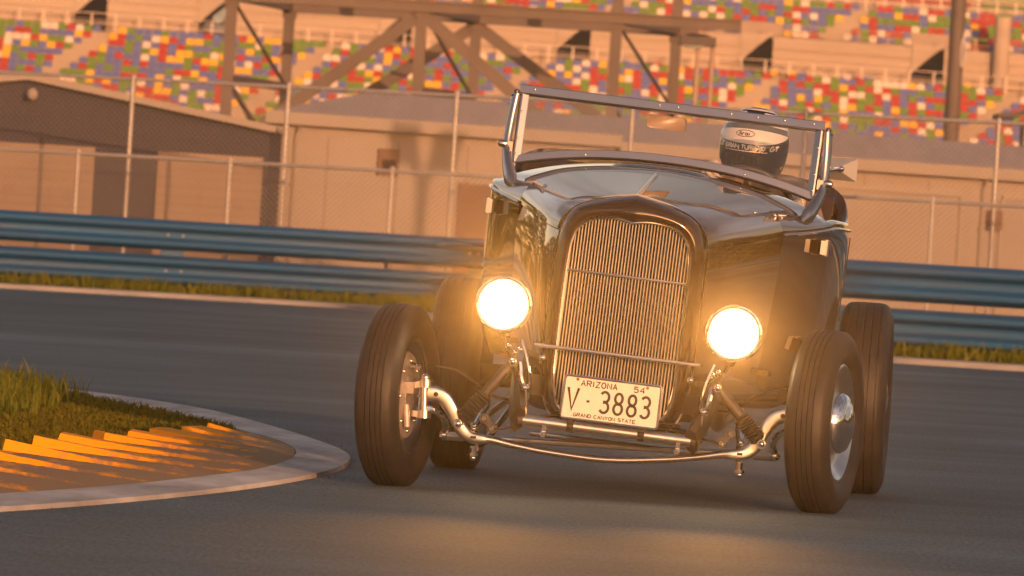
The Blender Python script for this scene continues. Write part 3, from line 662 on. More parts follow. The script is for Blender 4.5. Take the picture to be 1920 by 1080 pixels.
for tier, k, x, y, z, c_ in cand:
    if tier == 0 and k >= -7 and -21.5 < x < -8.5 and cnt < 100 and (k + 7) < 8:
        o = bpy.data.objects.new('seat', single[SEATC[c_]]); COL.objects.link(o); o.location = (x, y, z); rel(o, gs); cnt += 1
    else:
        rest.cur = c_; seat_bm(rest, x, y, z)
tag(rel(rest.build('seats', [M[c] for c in SEATC], smooth=40, recalc=False), gs), kind='stuff')
done = set()
for o in list(gs.children):                                      # the stand falls gently towards its right end
    if o.data.name in [d.name for d in single.values()]: o.location.z += .33 - .0095 * o.location.x
    elif o.data.name not in done:
        done.add(o.data.name)
        for v in o.data.vertices: v.co.z += .33 - .0095 * v.co.x
# forked floodlight outside the frame: its head throws the V shaped shadow on the building
fm = tag(empty('forked_floodlight', (7.0, 84, 0)), 'forked floodlight on a tall pole beside the track, outside the picture', 'floodlight')
mb = MB(); mb.tube([(7.0, 84, 0), (7.0, 84, 6.1)], [.12, .10], 12); rel(mb.build('pole', M['pole'], smooth=60), fm)
for sg in (1, -1):
    mb = MB(); mb.tube([(7.0, 84, 6.0), (7.0 + sg * .24, 84, 6.45)], .07, 10); mb.rings([[(7.0 + sg * (x + .30), y, z) for x, z in ((-.24 + .25 * (zz - 6.3), zz), (.22 + .25 * (zz - 6.3), zz)) for y in ((83.9, 84.1) if x < 0 else (84.1, 83.9))] for zz in (6.30, 6.42, 6.70, 6.86)])
    rel(mb.build('lamp_head', M['lampcase'], smooth=None), fm)


# unseen far-off woods, added only for the car's flanks to mirror
def added_woods(a0, a1, R):
    mb = MB(); rg = random.Random(5)
    for _ in range(30000):
        a = radians(rg.uniform(a0, a1)); r = R + rg.gauss(0, 5); top = 9.5 + 2.5 * sin(a * 23) + 1.5 * sin(a * 61)
        z = rg.random() ** .8 * top; s_ = rg.uniform(.22, .62); x, y = sin(a) * r, cos(a) * r
        u = Vector((rg.gauss(0, 1), rg.gauss(0, 1), rg.gauss(0, 1))).normalized(); v = u.cross(Vector((rg.gauss(0, 1), rg.gauss(0, 1), rg.gauss(0, 1)))).normalized(); c = Vector((x, y, z + .4))
        mb.add([c + u * s_, c + v * s_, c - u * s_, c - v * s_], ((0, 1, 2, 3),))
    return tag(mb.build('added_woods', M['leaf'], smooth=None, recalc=False), kind='stuff')
added_woods(-150, -10, 118); added_woods(12, 128, 125)
# ------------------------------------------------------------------ the hot rod
CARLOC = Vector((.375, 27.0, .0)); YAW = radians(-4.9)
BR = radians(3.7); PIV = .35
def B(p):
    """body frame -> car frame: the body leans out of the corner on its springs"""
    x, y, z = p[0], p[1], p[2] - PIV
    return (x * cos(BR) + z * sin(BR), y, -x * sin(BR) + z * cos(BR) + PIV)
car = tag(empty('hot_rod_roadster', CARLOC, YAW), 'dark brown open roadster with lit headlights and bare front wheels cornering on the track', 'car')
def part(name, mb, m, parent=car, body=True, **k): return mb.build(name, m, parent, xf=B if body else None, **k)

# --- grille shell: 16 matched points on half the opening and half the outer edge
SH_IN = [(0, .280), (.09, .281), (.15, .287), (.19, .31), (.21, .36), (.218, .45), (.2195, .56), (.2195, .66), (.219, .76), (.217, .84), (.212, .90), (.197, .945), (.165, .975), (.127, .990), (.06, .996), (0, .987)]
SH_OUT = [(0, .235), (.10, .237), (.175, .247), (.225, .285), (.253, .35), (.268, .45), (.275, .56), (.277, .67), (.275, .78), (.271, .86), (.265, .93), (.253, .977), (.222, 1.022), (.165, 1.050), (.08, 1.073), (0, 1.088)]
def full(half, n=4):
    h = cr(half, n); return h + [(-x, z) for x, z in h[-2:0:-1]]
fi, fo = full(SH_IN), full(SH_OUT)
def vee(x): return .035 * (abs(x) / .22) ** 1.1                 # the grille is a shallow prow
mb = MB(); rows = []
for t, yo in ((-.02, .05), (0, .0), (.04, -.014), (.16, -.024), (.35, -.030), (.6, -.020), (.82, .008), (.94, .035), (1.0, .062), (1.0, .10), (.985, .17)):
    rows.append([(a[0] + (b[0] - a[0]) * t, vee(a[0] + (b[0] - a[0]) * min(t, 1) * .8) + yo, a[1] + (b[1] - a[1]) * t) for a, b in zip(fi, fo)])
mb.rings(rows, False)
shell = part('grille_shell', mb, M['paint'], smooth=60)
mb = MB(); mb.ctube([(x, vee(x) - .006, z) for x, z in fi], .0058, 8); part('trim_bead', mb, M['chrome'], shell)
mb = MB(); mb.ctube([(x * 1.004, vee(x) + .072, z * 1.002) for x, z in fo], .0042, 6); part('seam_bead', mb, M['barmetal'], shell)
# bars of the grille
hi = cr(SH_IN, 8)
def zlim(x):
    lo = up = None
    for (xa, za), (xb, zb) in zip(hi, hi[1:]):
        if min(xa, xb) <= x <= max(xa, xb) and xa != xb:
            z = za + (zb - za) * (x - xa) / (xb - xa)
            if z < .5: lo = z
            else: up = z
    return lo if lo is not None else .5, up if up is not None else .8
mb = MB()
for i in range(-19, 20):
    x = i * .0112
    if abs(x) > .2155: continue
    a, b = zlim(abs(x)); y = vee(x) + .006
    for side in (0,):
        mb.rings([[(x - .0018, y + .006, z), (x - .0017, y, z), (x, y - .0012, z), (x + .0017, y, z), (x + .0018, y + .006, z)] for z in (a, (a + b) / 2, b)], True)
grille = part('grille', mb, M['barmetal'], smooth=50)
mb = MB(); mb.tube([(-.213, vee(.213) - .002, .795), (-.1, vee(.1) - .003, .795), (0, -.004, .795), (.1, vee(.1) - .003, .795), (.213, vee(.213) - .002, .795)], .0042, 8); part('cross_bar', mb, M['satin'], grille)
mb = MB(); mb.rings([[(x * s_, vee(x) + .035, .62 + (z - .62) * s_) for x, z in fi] for s_ in (.999, .5, .02)], False); part('radiator_core', mb, M['core'])

# --- hood, hood sides
def hood_sec(t):
    """half section at t: 0 behind the shell, 1 at the cowl seam"""
    e = t ** .85
    A = [(.272, .935), (.266, .965), (.250, .992), (.215, 1.028), (.155, 1.056), (.075, 1.075), (0, 1.088)]
    Bq = [(.488, 1.010), (.483, 1.040), (.465, 1.070), (.425, 1.105), (.320, 1.143), (.165, 1.165), (0, 1.174)]
    return [(a[0] + (b[0] - a[0]) * e, .075 + .825 * t, a[1] + (b[1] - a[1]) * t) for a, b in zip(A, Bq)]
def mirror(h): return h + [(-x, y, z) for x, y, z in h[-2::-1]]
mb = MB(); mb.grid([cr(mirror(hood_sec(i / 10)), 4) for i in range(11)]); hood = part('hood', mb, M['paint'], smooth=60)
mb = MB()
mb.tube([(0, .085 + .8 * i / 8, hood_sec(i / 8)[-1][2] + .0025) for i in range(9)], .008, 8, sq=(1, .5)); part('hinge_strip', mb, M['chrome'], hood)
for sgn in (1, -1):
    mb = MB(); mb.ball((sgn * .385, .70, 1.079), .011, 10, 6); part('hood_latch', mb, M['chrome'], hood)
for sgn in (1, -1):
    mb = MB(); rows = []
    for i in range(9):
        t = i / 8; h = hood_sec(t); x0, y0, z0 = h[0]
        zb = .44 + .02 * t; xb = .272 + (.45 - .272) * t ** .9
        rows.append([(sgn * (x0 + .004 - .012 * (k == 0)), y0, z0 - .006) if k < 1 else (sgn * (x0 + (xb - x0) * (k / 8) ** 1.6 + .004), y0, z0 - .006 + (zb - z0) * k / 8) for k in range(9)])
    mb.grid(rows); part('hood_side', mb, M['paint'], smooth=60)

# --- body: cowl, doors and tail as one shell
def bsec(y, pts): return [(p[0], y if len(p) < 3 else p[2], p[1]) for p in pts]
S = []
S.append(bsec(.905, [(.42, .44), (.455, .55), (.475, .75), (.488, .95), (.489, 1.010), (.484, 1.040), (.466, 1.070), (.426, 1.105), (.322, 1.143), (.166, 1.165), (0, 1.174)]))
S.append(bsec(1.05, [(.47, .44), (.505, .55), (.525, .75), (.535, .95), (.536, 1.022), (.530, 1.050), (.510, 1.080), (.460, 1.117), (.345, 1.158), (.175, 1.184), (0, 1.194)]))
S.append(bsec(1.20, [(.52, .44), (.555, .55), (.578, .75), (.586, .95), (.586, 1.035), (.578, 1.062), (.550, 1.088), (.490, 1.122), (.360, 1.166), (.18, 1.194), (0, 1.205)]))
S.append(bsec(1.31, [(.555, .44), (.59, .55), (.612, .75), (.619, .95), (.618, 1.045), (.610, 1.072), (.577, 1.098), (.510, 1.130), (.375, 1.172), (.19, 1.200), (0, 1.212)]))
S.append(bsec(1.37, [(.57, .44), (.605, .55), (.628, .75), (.634, .95), (.633, 1.050), (.625, 1.078), (.592, 1.100), (.52, 1.132), (.38, 1.172), (.19, 1.199), (0, 1.210)]))
S.append(bsec(1.385, [(.572, .44), (.608, .55), (.632, .75), (.638, .95), (.637, 1.051), (.630, 1.080), (.595, 1.085), (.575, 1.06), (.56, .95), (.5, .60), (0, .56)]))
for y, w in ((1.5, .655), (1.7, .674), (1.9, .682), (2.1, .680), (2.25, .672)):
    S.append(bsec(y, [(w - .07, .44), (w - .025, .55), (w - .006, .75), (w, .95), (w - .001, 1.060), (w - .008, 1.088), (w - .045, 1.092), (w - .065, 1.07), (w - .08, .95), (w - .12, .60), (0, .56)]))
S.append(bsec(2.30, [(.60, .44), (.64, .55), (.662, .75), (.668, .95), (.667, 1.062), (.660, 1.095), (.640, 1.14), (.61, 1.14), (.56, 1.0), (.5, .60), (0, .56)]))
S.append(bsec(2.32, [(.60, .44), (.64, .55), (.660, .75), (.667, .95), (.666, 1.062), (.660, 1.10), (.645, 1.16), (.61, 1.205), (.52, 1.235), (.26, 1.246), (0, 1.250)]))
S.append(bsec(2.45, [(.59, .46), (.63, .56), (.650, .75), (.655, .95), (.654, 1.06), (.648, 1.10), (.628, 1.155), (.585, 1.198), (.48, 1.225), (.24, 1.235), (0, 1.238)]))
S.append(bsec(2.75, [(.54, .50), (.58, .60), (.60, .76), (.605, .93), (.60, 1.03), (.59, 1.06), (.565, 1.095), (.52, 1.125), (.42, 1.145), (.21, 1.155), (0, 1.158)]))
S.append(bsec(3.05, [(.46, .52), (.49, .60), (.51, .74), (.51, .88), (.505, .94), (.49, .965), (.465, .985), (.42, 1.0), (.34, 1.012), (.17, 1.02), (0, 1.022)]))
S.append(bsec(3.27, [(.36, .56), (.38, .62), (.39, .70), (.39, .76), (.385, .79), (.37, .80), (.35, .81), (.31, .818), (.25, .823), (.12, .826), (0, .828)]))
mb = MB(); mb.grid([cr(mirror(h), 3) for h in S])
body = part('body', mb, M['paint'], smooth=48)
for sgn in (1, -1):                                             # belt moulding along the body side
    mb = MB(); mb.tube(cr([(sgn * (h[4][0] + .001), h[4][1], h[4][2] + .001) for h in S[:-2]], 2), .0085, 8, sq=(1, .8)); part('belt_moulding', mb, M['paint'], body)
    # door: cut line front and rear, two chrome hinges, handle
    for (x, y) in ((.608, 1.30), (.680, 2.12)):
        mb = MB(); mb.tube([(sgn * (x + .004), y, 1.035), (sgn * (x + .003), y, .9), (sgn * (x - .003), y, .75), (sgn * (x - .025), y, .56)], .0022, 6); part('door_edge', mb, M['under'], body)
    for z in (.985, .61):
        mb = MB(); xx = .616 if z > .8 else .598
        mb.box((sgn * (xx + .012), 1.25, z), (.022, .05, .052)); mb.box((sgn * (xx + .012), 1.33, z), (.022, .06, .045))
        mb.tube([(sgn * (xx + .020), 1.285, z - .03), (sgn * (xx + .020), 1.285, z + .03)], .0125, 10)
        part('door_hinge', mb, M['framemetal'], body)
# cowl ventilator lid on the cowl top
mb = MB(); rows = []
for i in range(5):
    y = 1.075 + .14 * i / 4; rows.append([(x, y, 1.197 + .011 * (y - 1.05) / .15 - .11 * x * x - .012 * (abs(x) / .2) ** 3 + (.006 if 0 < i < 4 and abs(x) < .18 else -.002)) for x in [(-1 + k / 8) * .19 for k in range(17)]])
mb.grid(rows); part('cowl_vent', mb, M['paint'], body, smooth=60)

# --- cockpit
mb = MB(); rows = []
for x in (-.60, -.57, -.3, 0, .3, .57, .60):
    e = .015 if abs(x) > .58 else 0
    rows.append([(x, 2.30, .60 + e), (x, 2.05 + e, .62 + e), (x, 2.02 + e, .8), (x, 2.08 + e, 1.0), (x, 2.16 + e, 1.165 - e), (x, 2.22, 1.195 - e), (x, 2.29, 1.18 - e), (x, 2.31, .9)])
mb.grid(rows); seat = part('seat', mb, M['leather'], smooth=50)
mb = MB(); rows = []
for x in (-.56, -.54, -.3, 0, .3, .54, .56):
    rows.append([(x, 2.06, .58), (x, 2.06, .73), (x, 1.85, .745), (x, 1.68, .72), (x, 1.65, .68), (x, 1.66, .58)])
mb.grid(rows); part('seat_cushion', mb, M['leather'], seat, smooth=50)
mb = MB(); c0 = Vector((.29, 1.66, 1.055)); ux = Vector((1, 0, 0)); uy = Vector((0, -.30, .954)).normalized()
mb.ctube([c0 + ux * .2 * cos(2 * pi * k / 40) + uy * .2 * sin(2 * pi * k / 40) for k in range(40)], .0125, 10)
for a in (90, 210, 330):
    mb.bar(c0, c0 + ux * .195 * cos(radians(a)) + uy * .195 * sin(radians(a)), .02, .006, up=(0, 1, 0))
mb.ball(c0, .035, 12, 8, (1, .6, 1)); mb.tube([c0, c0 + Vector((0, -.3, -.16))], .02, 10)
wheelrim = part('steering_wheel', mb, M['iron'], smooth=50)

# --- windscreen: frame, glass, stanchions
def wbot(x): return 1.236 - .069 * (abs(x) / .557) ** 2.2
lean = lambda z: 1.285 + (z - 1.167) * .16
mb = MB()
top = cr([(-.572, lean(1.428), 1.430), (-.3, lean(1.43), 1.430), (0, lean(1.43), 1.430), (.3, lean(1.43), 1.430), (.572, lean(1.428), 1.430)], 4)
mb.tube(top, 1, sec=RSEC(.0125, .0190, .35), up=(0, .36, 1))
bot = [(x, lean(wbot(x)), wbot(x)) for x in [(-1 + k / 12) * .557 for k in range(25)]]
mb.tube(bot, 1, sec=RSEC(.0115, .0170, .35), up=(0, .36, 1))
for sgn in (1, -1):
    mb.tube([(sgn * .555, lean(1.162), 1.158), (sgn * .556, lean(1.3), 1.3), (sgn * .556, lean(1.425), 1.415)], 1, sec=RSEC(.0155, .012, .35), up=(sgn * .45, 1, 0))
ws = part('windscreen_frame', mb, M['framemetal'], smooth=40)
mb = MB(); gl = []
for z in (0, 1): gl.append([(x, lean(1.42) if z else lean(wbot(x) + .005), 1.42 if z else wbot(x) + .005) for x in [(-1 + k / 12) * .548 for k in range(25)]])
mb.grid(gl); mb.grid([[(x, y + .005, z) for x, y, z in r] for r in gl]); part('windscreen_glass', mb, M['pane'], ws)
scr = [(x, lean(1.43) - .014, 1.437) for x in (-.52, -.05, .02, .22, .32, .42, .53)] + [(x, lean(wbot(x)) - .013, wbot(x)) for x in (-.3, .3)] + [(sg * .557, lean(z) - .013, z) for sg in (1, -1) for z in (1.19, 1.25, 1.35)]
for q in scr: mb = MB(); mb.ball(q, .0046, 8, 6, (1, .6, 1)); part('frame_screw', mb, M['chrome'], ws)
for sgn in (1, -1):
    mb = MB()
    mb.tube(cr([(sgn * .540, 1.13, 1.072), (sgn * .552, 1.165, 1.085), (sgn * .572, 1.22, 1.125), (sgn * .590, 1.268, 1.175), (sgn * .597, 1.295, 1.225), (sgn * .594, 1.315, 1.32), (sgn * .587, 1.328, 1.412)], 4),
            [.006 + .024 * min(1, i / 5) - .010 * max(0, min(1, (i - 5) / 8)) for i in range(25)], 10, sq=(.8, 1.15))
    mb.lathe([(0, -.028), (.010, -.027), (.014, -.018), (.015, 0), (.014, .016), (.010, .024), (0, .026)], (sgn * .604, 1.285, 1.222), (sgn * 1, -.2, 0), 14)
    mb.box((sgn * .583, 1.285, 1.215), (.022, .03, .036))
    mb.lathe([(0, -.004), (.019, -.003), (.021, .001), (.018, .005), (.010, .012), (.011, .020), (.005, .026), (0, .027)], (sgn * .587, 1.328, 1.405), (0, 0, 1), 14)
    mb.lathe([(.015, -.004), (.018, 0), (.015, .004)], (sgn * .588, 1.326, 1.388), (0, 0, 1), 14)
    part('windscreen_stanchion', mb, M['framemetal'], ws, smooth=50)
# mirrors
mb = MB(); mb.tube(cr([(.59, 1.345, 1.268), (.63, 1.352, 1.280), (.655, 1.362, 1.285)], 4), .0045, 8); mb.ball((.652, 1.362, 1.285), .011, 10, 8)
mb.tube([(.59, 1.345, 1.26), (.59, 1.345, 1.285)], .014, 10)
sm = part('side_mirror', mb, M['chrome'])
mb = MB(); q = [(.548, 1.240), (.709, 1.244), (.706, 1.330), (.550, 1.318)]
mid = [(.632 + (x - .632) * .1, 1.285 + (z - 1.285) * .1) for x, z in q]
mb.rings([[(x, 1.425, z) for x, z in q], [(x, 1.415, z) for x, z in q], [(x, 1.371, z) for x, z in mid]], True); part('mirror_back', mb, M['mirrorback'], sm, smooth=None)
mb = MB()
rr = [(.073 * a, .026 * b) for a, b in [(1, .72), (.96, .93), (.86, 1), (-.86, 1), (-.96, .93), (-1, .72), (-1, -.72), (-.96, -.93), (-.86, -1), (.86, -1), (.96, -.93), (1, -.72)]]
mb.rings([[(-.016 + x * s_, y, 1.374 + z * s_) for x, z in rr] for y, s_ in ((1.345, .96), (1.340, 1.0), (1.350, 1.0), (1.362, .85))], True)
rv = part('rear_view_mirror', mb, M['mirrorcase'], smooth=60); rv['label'] = 'tan backed rear view mirror under the windscreen top bar'
mb = MB(); mb.tube([(.0, 1.348, 1.402), (.0, 1.335, 1.425)], .008, 8); mb.box((.0, 1.338, 1.413), (.045, .014, .006)); part('mirror_bracket', mb, M['chrome'], rv)

# --- headlights
BEAM = 145.
for sgn in (1, -1):
    hx, hy, hz = sgn * .412, -.12, .645
    mb = MB(); mb.lathe([(.090, .0), (.097, .012), (.098, .03), (.094, .06), (.083, .11), (.062, .15), (.035, .172), (0, .18)], (hx, hy, hz), (0, 1, 0), 40)
    hl = part('headlight', mb, M['paint'], smooth=60)
    mb = MB(); mb.ctube([(hx + .0945 * cos(2 * pi * k / 48), hy - .002, hz + .0945 * sin(2 * pi * k / 48)) for k in range(48)], .0075, 8); part('headlight_rim', mb, M['chrome'], hl)
    mb = MB(); LR = [(.0, -.024), (.03, -.022), (.05, -.018), (.06, -.015), (.07, -.011), (.076, -.008), (.080, -.006), (.085, -.002), (.090, .002)]; mb.lathe(LR, (hx, hy, hz), (0, 1, 0), 40); mb.wear = [r_ / .09 for r_, _ in LR for _k in range(40)]; part('headlight_lens', mb, M['lens'], hl)
    sl = bpy.data.lights.new('headlight_beam', 'SPOT'); sl.energy = BEAM; sl.color = (1, .41, .075); sl.spot_size = radians(40); sl.spot_blend = 1.0; sl.shadow_soft_size = .05
    so = bpy.data.objects.new('headlight_beam', sl); COL.objects.link(so); so.parent = hl; so.location = B((hx, hy - .09, hz)); so.rotation_euler = (pi / 2 + radians(4), 0, pi)
    mb = MB(); mb.tube(cr([(hx, hy + .05, hz - .085), (hx - sgn * .012, hy + .06, hz - .13), (hx - sgn * .055, hy + .09, hz - .20), (hx - sgn * .075, hy + .13, hz - .29)], 5), .011, 8)
    mb.ball((hx, hy + .05, hz - .105), .017, 10, 8); mb.ball((hx - sgn * .02, hy + .03, hz - .155), .012, 8, 6)
    part('headlight_bracket', mb, M['iron'], hl)
    mb = MB(); mb.lathe([(0, -.03), (.006, -.028), (.007, -.012), (.004, 0)], (hx, hy + .02, hz - .100), (0, 0, -1), 8); part('bracket_nut', mb, M['chrome'], hl)
    mb = MB(); mb.ball((hx - sgn * .035, hy + .0, hz - .145), .012, 10, 8); part('bracket_nut', mb, M['chrome'], hl)
    mb = MB(); mb.ball((hx - sgn * .06, hy + .0, hz - .165), .008, 8, 6); part('bracket_nut', mb, M['chrome'], hl)
mb = MB(); mb.tube([(-.292, -.055, .5155), (0, -.06, .5155), (.304, -.055, .5155)], .0075, 10); part('headlight_bar', mb, M['satin'])

# --- front: spreader bar with licence plate
mb = MB(); mb.tube([(-.302, -.115, .2465), (.318, -.115, .2465)], .0215, 16); sp = part('spreader_bar', mb, M['satin'])
for sgn in (1, -1):
    mb = MB(); mb.tube([(sgn * .30 + .008, -.115, .2465), (sgn * .318 + .008, -.115, .2465)], .0245, 16); mb.ball((sgn * .324 + .008, -.115, .2465), .012, 8, 6); part('end_cap', mb, M['iron'], sp)
for x in (-.123, .130):
    mb = MB(); mb.tube([(x - .012, -.115, .2465), (x + .012, -.115, .2465)], .0235, 14); mb.box((x, -.142, .272), (.022, .012, .03)); part('clamp', mb, M['under'], sp)
for x in (-.213, .265):
    mb = MB(); mb.box((x, -.128, .222), (.014, .012, .04)); mb.lathe([(.004, -.012), (.0105, -.012), (.0125, -.004), (.0125, .006)], (x, -.140, .205), (0, 1, 0), 6); part('bar_bolt', mb, M['chrome'], sp, smooth=None)
PX0, PX1, PZ0, PZ1, PY = -.158, .186, .2745, .4265, -.165
rc = [(PX0 + .012, PZ0), (PX1 - .012, PZ0), (PX1 - .003, PZ0 + .003), (PX1, PZ0 + .012), (PX1, PZ1 - .012), (PX1 - .003, PZ1 - .003), (PX1 - .012, PZ1), (PX0 + .012, PZ1), (PX0 + .003, PZ1 - .003), (PX0, PZ1 - .012), (PX0, PZ0 + .012), (PX0 + .003, PZ0 + .003)]
mb = MB(); mb.rings([[(x, y, z) for x, z in rc] for y in (PY + .003, PY)], True); pl = part('license_plate', mb, M['plate'], smooth=None)
mb = MB(); mb.ctube([(x, PY + .001, z) for x, z in rc], .005, 6); part('plate_frame', mb, M['satin'], pl)
mb = MB(); PL = lambda u, v, d: (u, PY - .0006 - d, v)
text_strokes(mb, 'ARIZONA', -.0985, .3945, .0142, .0195, .0062, .0040, .001, PL, {'I': .35})
text_strokes(mb, '54', .0895, .3945, .0155, .0195, .0065, .0040, .001, PL)
text_strokes(mb, 'V', -.142, .3075, .037, .077, .01, .0095, .001, PL)
text_strokes(mb, '-', -.075, .340, .014, .004, .0, .0085, .001, PL)
text_strokes(mb, '3883', -.0235, .3085, .030, .074, .0185, .0095, .001, PL)
text_strokes(mb, '.GRAND CANYON STATE.', -.122, .2845, .0098, .0115, .0032, .0026, .001, PL, {'.': .5, ' ': .5})
part('lettering', mb, M['plate_ink'], pl, smooth=None)
for x in (PX0 + .045, PX1 - .05):
    mb = MB(); mb.lathe([(0, -.004), (.004, -.0035), (.0058, 0)], (x, PY - .001, PZ1 - .011), (0, 1, 0), 12); part('plate_screw', mb, M['rust'], pl)

# --- front axle (stands level on the wheels; not in the body frame)
ctl = [(-.648, .338, .040, .014), (-.615, .336, .038, .014), (-.585, .320, .037, .0145), (-.555, .278, .035, .015), (-.528, .228, .034, .0155), (-.497, .198, .032, .017), (-.46, .188, .028, .020), (-.41, .1865, .021, .020), (-.33, .172, .0175, .0185), (-.2, .155, .0165, .0175), (0, .1415, .0165, .0175)]
ctl += [(-a, b, c, d) for a, b, c, d in ctl[-2::-1]]
cc = cr(ctl, 4); mb = MB(); rs = []
for i, (x, z, hgt, dep) in enumerate(cc):
    xa, za = cc[max(i - 1, 0)][:2]; xb, zb = cc[min(i + 1, len(cc) - 1)][:2]; tl = math.hypot(xb - xa, zb - za); tx, tz = (xb - xa) / tl, (zb - za) / tl
    sqr = 3.2 if hgt > .024 else 2.0; ring = []
    for k in range(14):
        a = 2 * pi * k / 14; ca, sa = cos(a), sin(a)
        u = math.copysign(abs(ca) ** (2 / sqr), ca) * hgt * .72; w = math.copysign(abs(sa) ** (2 / sqr), sa) * dep
        ring.append((x - tz * u, -.06 + w, z + tx * u))
    rs.append(ring)
mb.rings(rs); axle = part('front_axle', mb, M['satin'], body=False, smooth=50)
for sgn in (1, -1):
    mb = MB(); mb.tube([(sgn * .657, -.05, .25), (sgn * .662, -.05, .38)], .013, 12)
    for z in (.262, .372): mb.tube([(sgn * .657, -.05, z - .014), (sgn * .658, -.05, z + .014)], .024, 14); mb.bar((sgn * .655, -.05, z), (sgn * .70, -.03, z - .01 * (z > .3)), .026, .022)
    mb.ball((sgn * .660, -.05, .392), .017, 10, 6); part('kingpin', mb, M['satin'], axle, body=False, smooth=50)
    mb = MB(); mb.lathe([(0, -.0005), (.0085, 0), (.0085, .002)], (sgn * .618, -.0752, .336), (0, 1, 0), 14); part('axle_hole', mb, M['under'], axle, body=False); mb = MB(); mb.box((sgn * .475, -.0805, .192), (.02, .002, .009)); part('axle_slot', mb, M['under'], axle, body=False)
    mb = MB(); x0 = sgn * .475
    mb.tube([(x0, -.055, .16), (x0, -.055, .128)], .0125, 10); mb.tube([(x0, -.055, .136), (x0, -.055, .124)], .018, 6); mb.ball((x0, -.055, .118), .012, 8, 6); mb.ball((x0, -.055, .232), .016, 10, 8)
    mb.tube([(x0, -.055, .225), (x0 - sgn * .015, .02, .27), (x0 - sgn * .02, .12, .30)], .012, 8); part('perch_bolt', mb, M['chrome'], axle, body=False)
    # steering arm, drag of the drum
    mb = MB(); mb.tube(cr([(sgn * .655, -.05, .285), (sgn * .61, -.03, .27), (sgn * .585, .02, .23), (sgn * .592, .06, .195)], 4), .0125, 10); mb.ball((sgn * .592, .06, .19), .02, 10, 8); part('steering_arm', mb, M['chrome'], axle, body=False)
mb = MB(); mb.tube([(-.60, .06, .187), (.60, .06, .187)], .0105, 10)
for sgn in (1, -1): mb.tube([(sgn * .59, .06, .187), (sgn * .52, .06, .187)], .0155, 8)
part('tie_rod', mb, M['satin'], body=False)
mb = MB(); mb.tube([(-.29, .10, .215), (.36, .10, .175)], .010, 10); part('track_bar', mb, M['satin'], body=False)
# shackles and transverse leaf spring
for sgn in (1, -1):
    a, b = Vector((sgn * .438, -.085, .262)), Vector((sgn * .407, -.085, .228))
    mb = MB()
    for p in (a, b): mb.lathe([(0, -.010), (.017, -.010), (.019, 0), (.019, .012)], p, (0, 1, 0), 14)
    mb.bar(a, b, .022, .010, up=(0, 1, 0)); sk = part('spring_shackle', mb, M['iron'], body=False)
    for p in (a, b): mb = MB(); mb.lathe([(0, -.022), (.008, -.022), (.0105, -.018), (.0105, -.008)], p, (0, 1, 0), 6); part('shackle_nut', mb, M['chrome'], sk, body=False, smooth=None)
mb = MB()
for j, L in enumerate((.40, .33, .26, .18, .10)):
    mb.tube([(L * k / 6, -.085 + .0, .275 + .012 * j - .05 * (L * k / 6 / .4) ** 2) for k in range(-6, 7)], .011, 8, sq=(2.0, .5), up=(0, 0, 1))
part('leaf_spring', mb, M['iron'], body=False)
# hairpin radius rods running back
for sgn in (1, -1):
    mb = MB(); e = Vector((sgn * .40, 1.15, .36))
    for z in (.24, .15): mb.tube(cr([(sgn * .47, -.02, z), (sgn * .455, .25, z + .03), e], 5), .012, 8)
    part('radius_rod', mb, M['steel'], body=False)
# shock absorbers with bellows boots
for sgn in (1, -1):
    a = Vector((sgn * .352, -.125, .447)) if sgn < 0 else Vector((.380, -.125, .447)); b = Vector((-.518, -.125, .205)) if sgn < 0 else Vector((.560, -.125, .270))
    a, b = Vector(B(a)), Vector(B(b)); d = b - a; L = d.length
    mb = MB(); mb.lathe([(0, .03), (.016, .03), (.0195, .045), (.0195, L * .60), (.012, L * .62), (.012, L * .8)], a, d, 16)
    mb.tube([a + Vector((0, .03, 0)), a + Vector((0, -.012, 0))], .019, 12); mb.tube([a, a + d.normalized() * .05], .014, 10)
    sh = part('shock_absorber', mb, M['iron'], body=False)
    mb = MB(); mb.lathe([(.018, L * .50)] + [(.0325 if k % 2 else .0265, L * (.52 + .40 * k / 18)) for k in range(19)] + [(.016, L * .95)], a, d, 18); part('bellows_boot', mb, M['rubber_wall'], sh, body=False, smooth=80)
    for p in (a, b):
        mb = MB(); mb.tube([p + Vector((0, .03, 0)), p + Vector((0, -.02, 0))], .0185 if p is b else .016, 6); mb.ball(p + Vector((0, -.022, 0)), .0125, 12, 8, (1, .9, 1)); part('acorn_nut', mb, M['chrome'], sh, body=False, smooth=50)
    mb = MB(); mb.tube(cr([a + Vector((-sgn * .02, .03, -.0)), a + Vector((-sgn * .03, .02, -.06)), a + Vector((-sgn * .05, .03, -.1))], 4), .0095, 8); mb.tube([a + Vector((-sgn * .05, .03, -.1)), a + Vector((-sgn * .055, .03, -.2))], .004, 6)
    mb.ball(a + Vector((-sgn * .045, .025, -.09)), .016, 10, 8); part('lever_arm', mb, M['chrome'], sh, body=False)
    for q, r_ in ((Vector((-sgn * .10, .02, .02)), .012), (Vector((-sgn * .02, .0, .045)), .010)): mb = MB(); mb.ball(a + q, r_, 8, 6); part('frame_bolt', mb, M['chrome'], sh, body=False)
    mb = MB(); mb.tube(cr([a + Vector((-sgn * .02, .06, .08)), a + Vector((-sgn * .045, .05, .01)), a + Vector((-sgn * .06, .05, -.07)), a + Vector((-sgn * .05, .08, -.16))], 5), .0055, 8); part('brake_line', mb, M['chrome'], body=False)
    mb = MB(); s0 = sgn * .625
    mb.tube(cr([(s0, -.02, .436), (sgn * .56, .0, .425), (sgn * .49, .03, .385), (sgn * .43, .08, .34), (sgn * .38, .15, .33)], 5), .0055, 8); part('brake_hose', mb, M['under'], body=False)

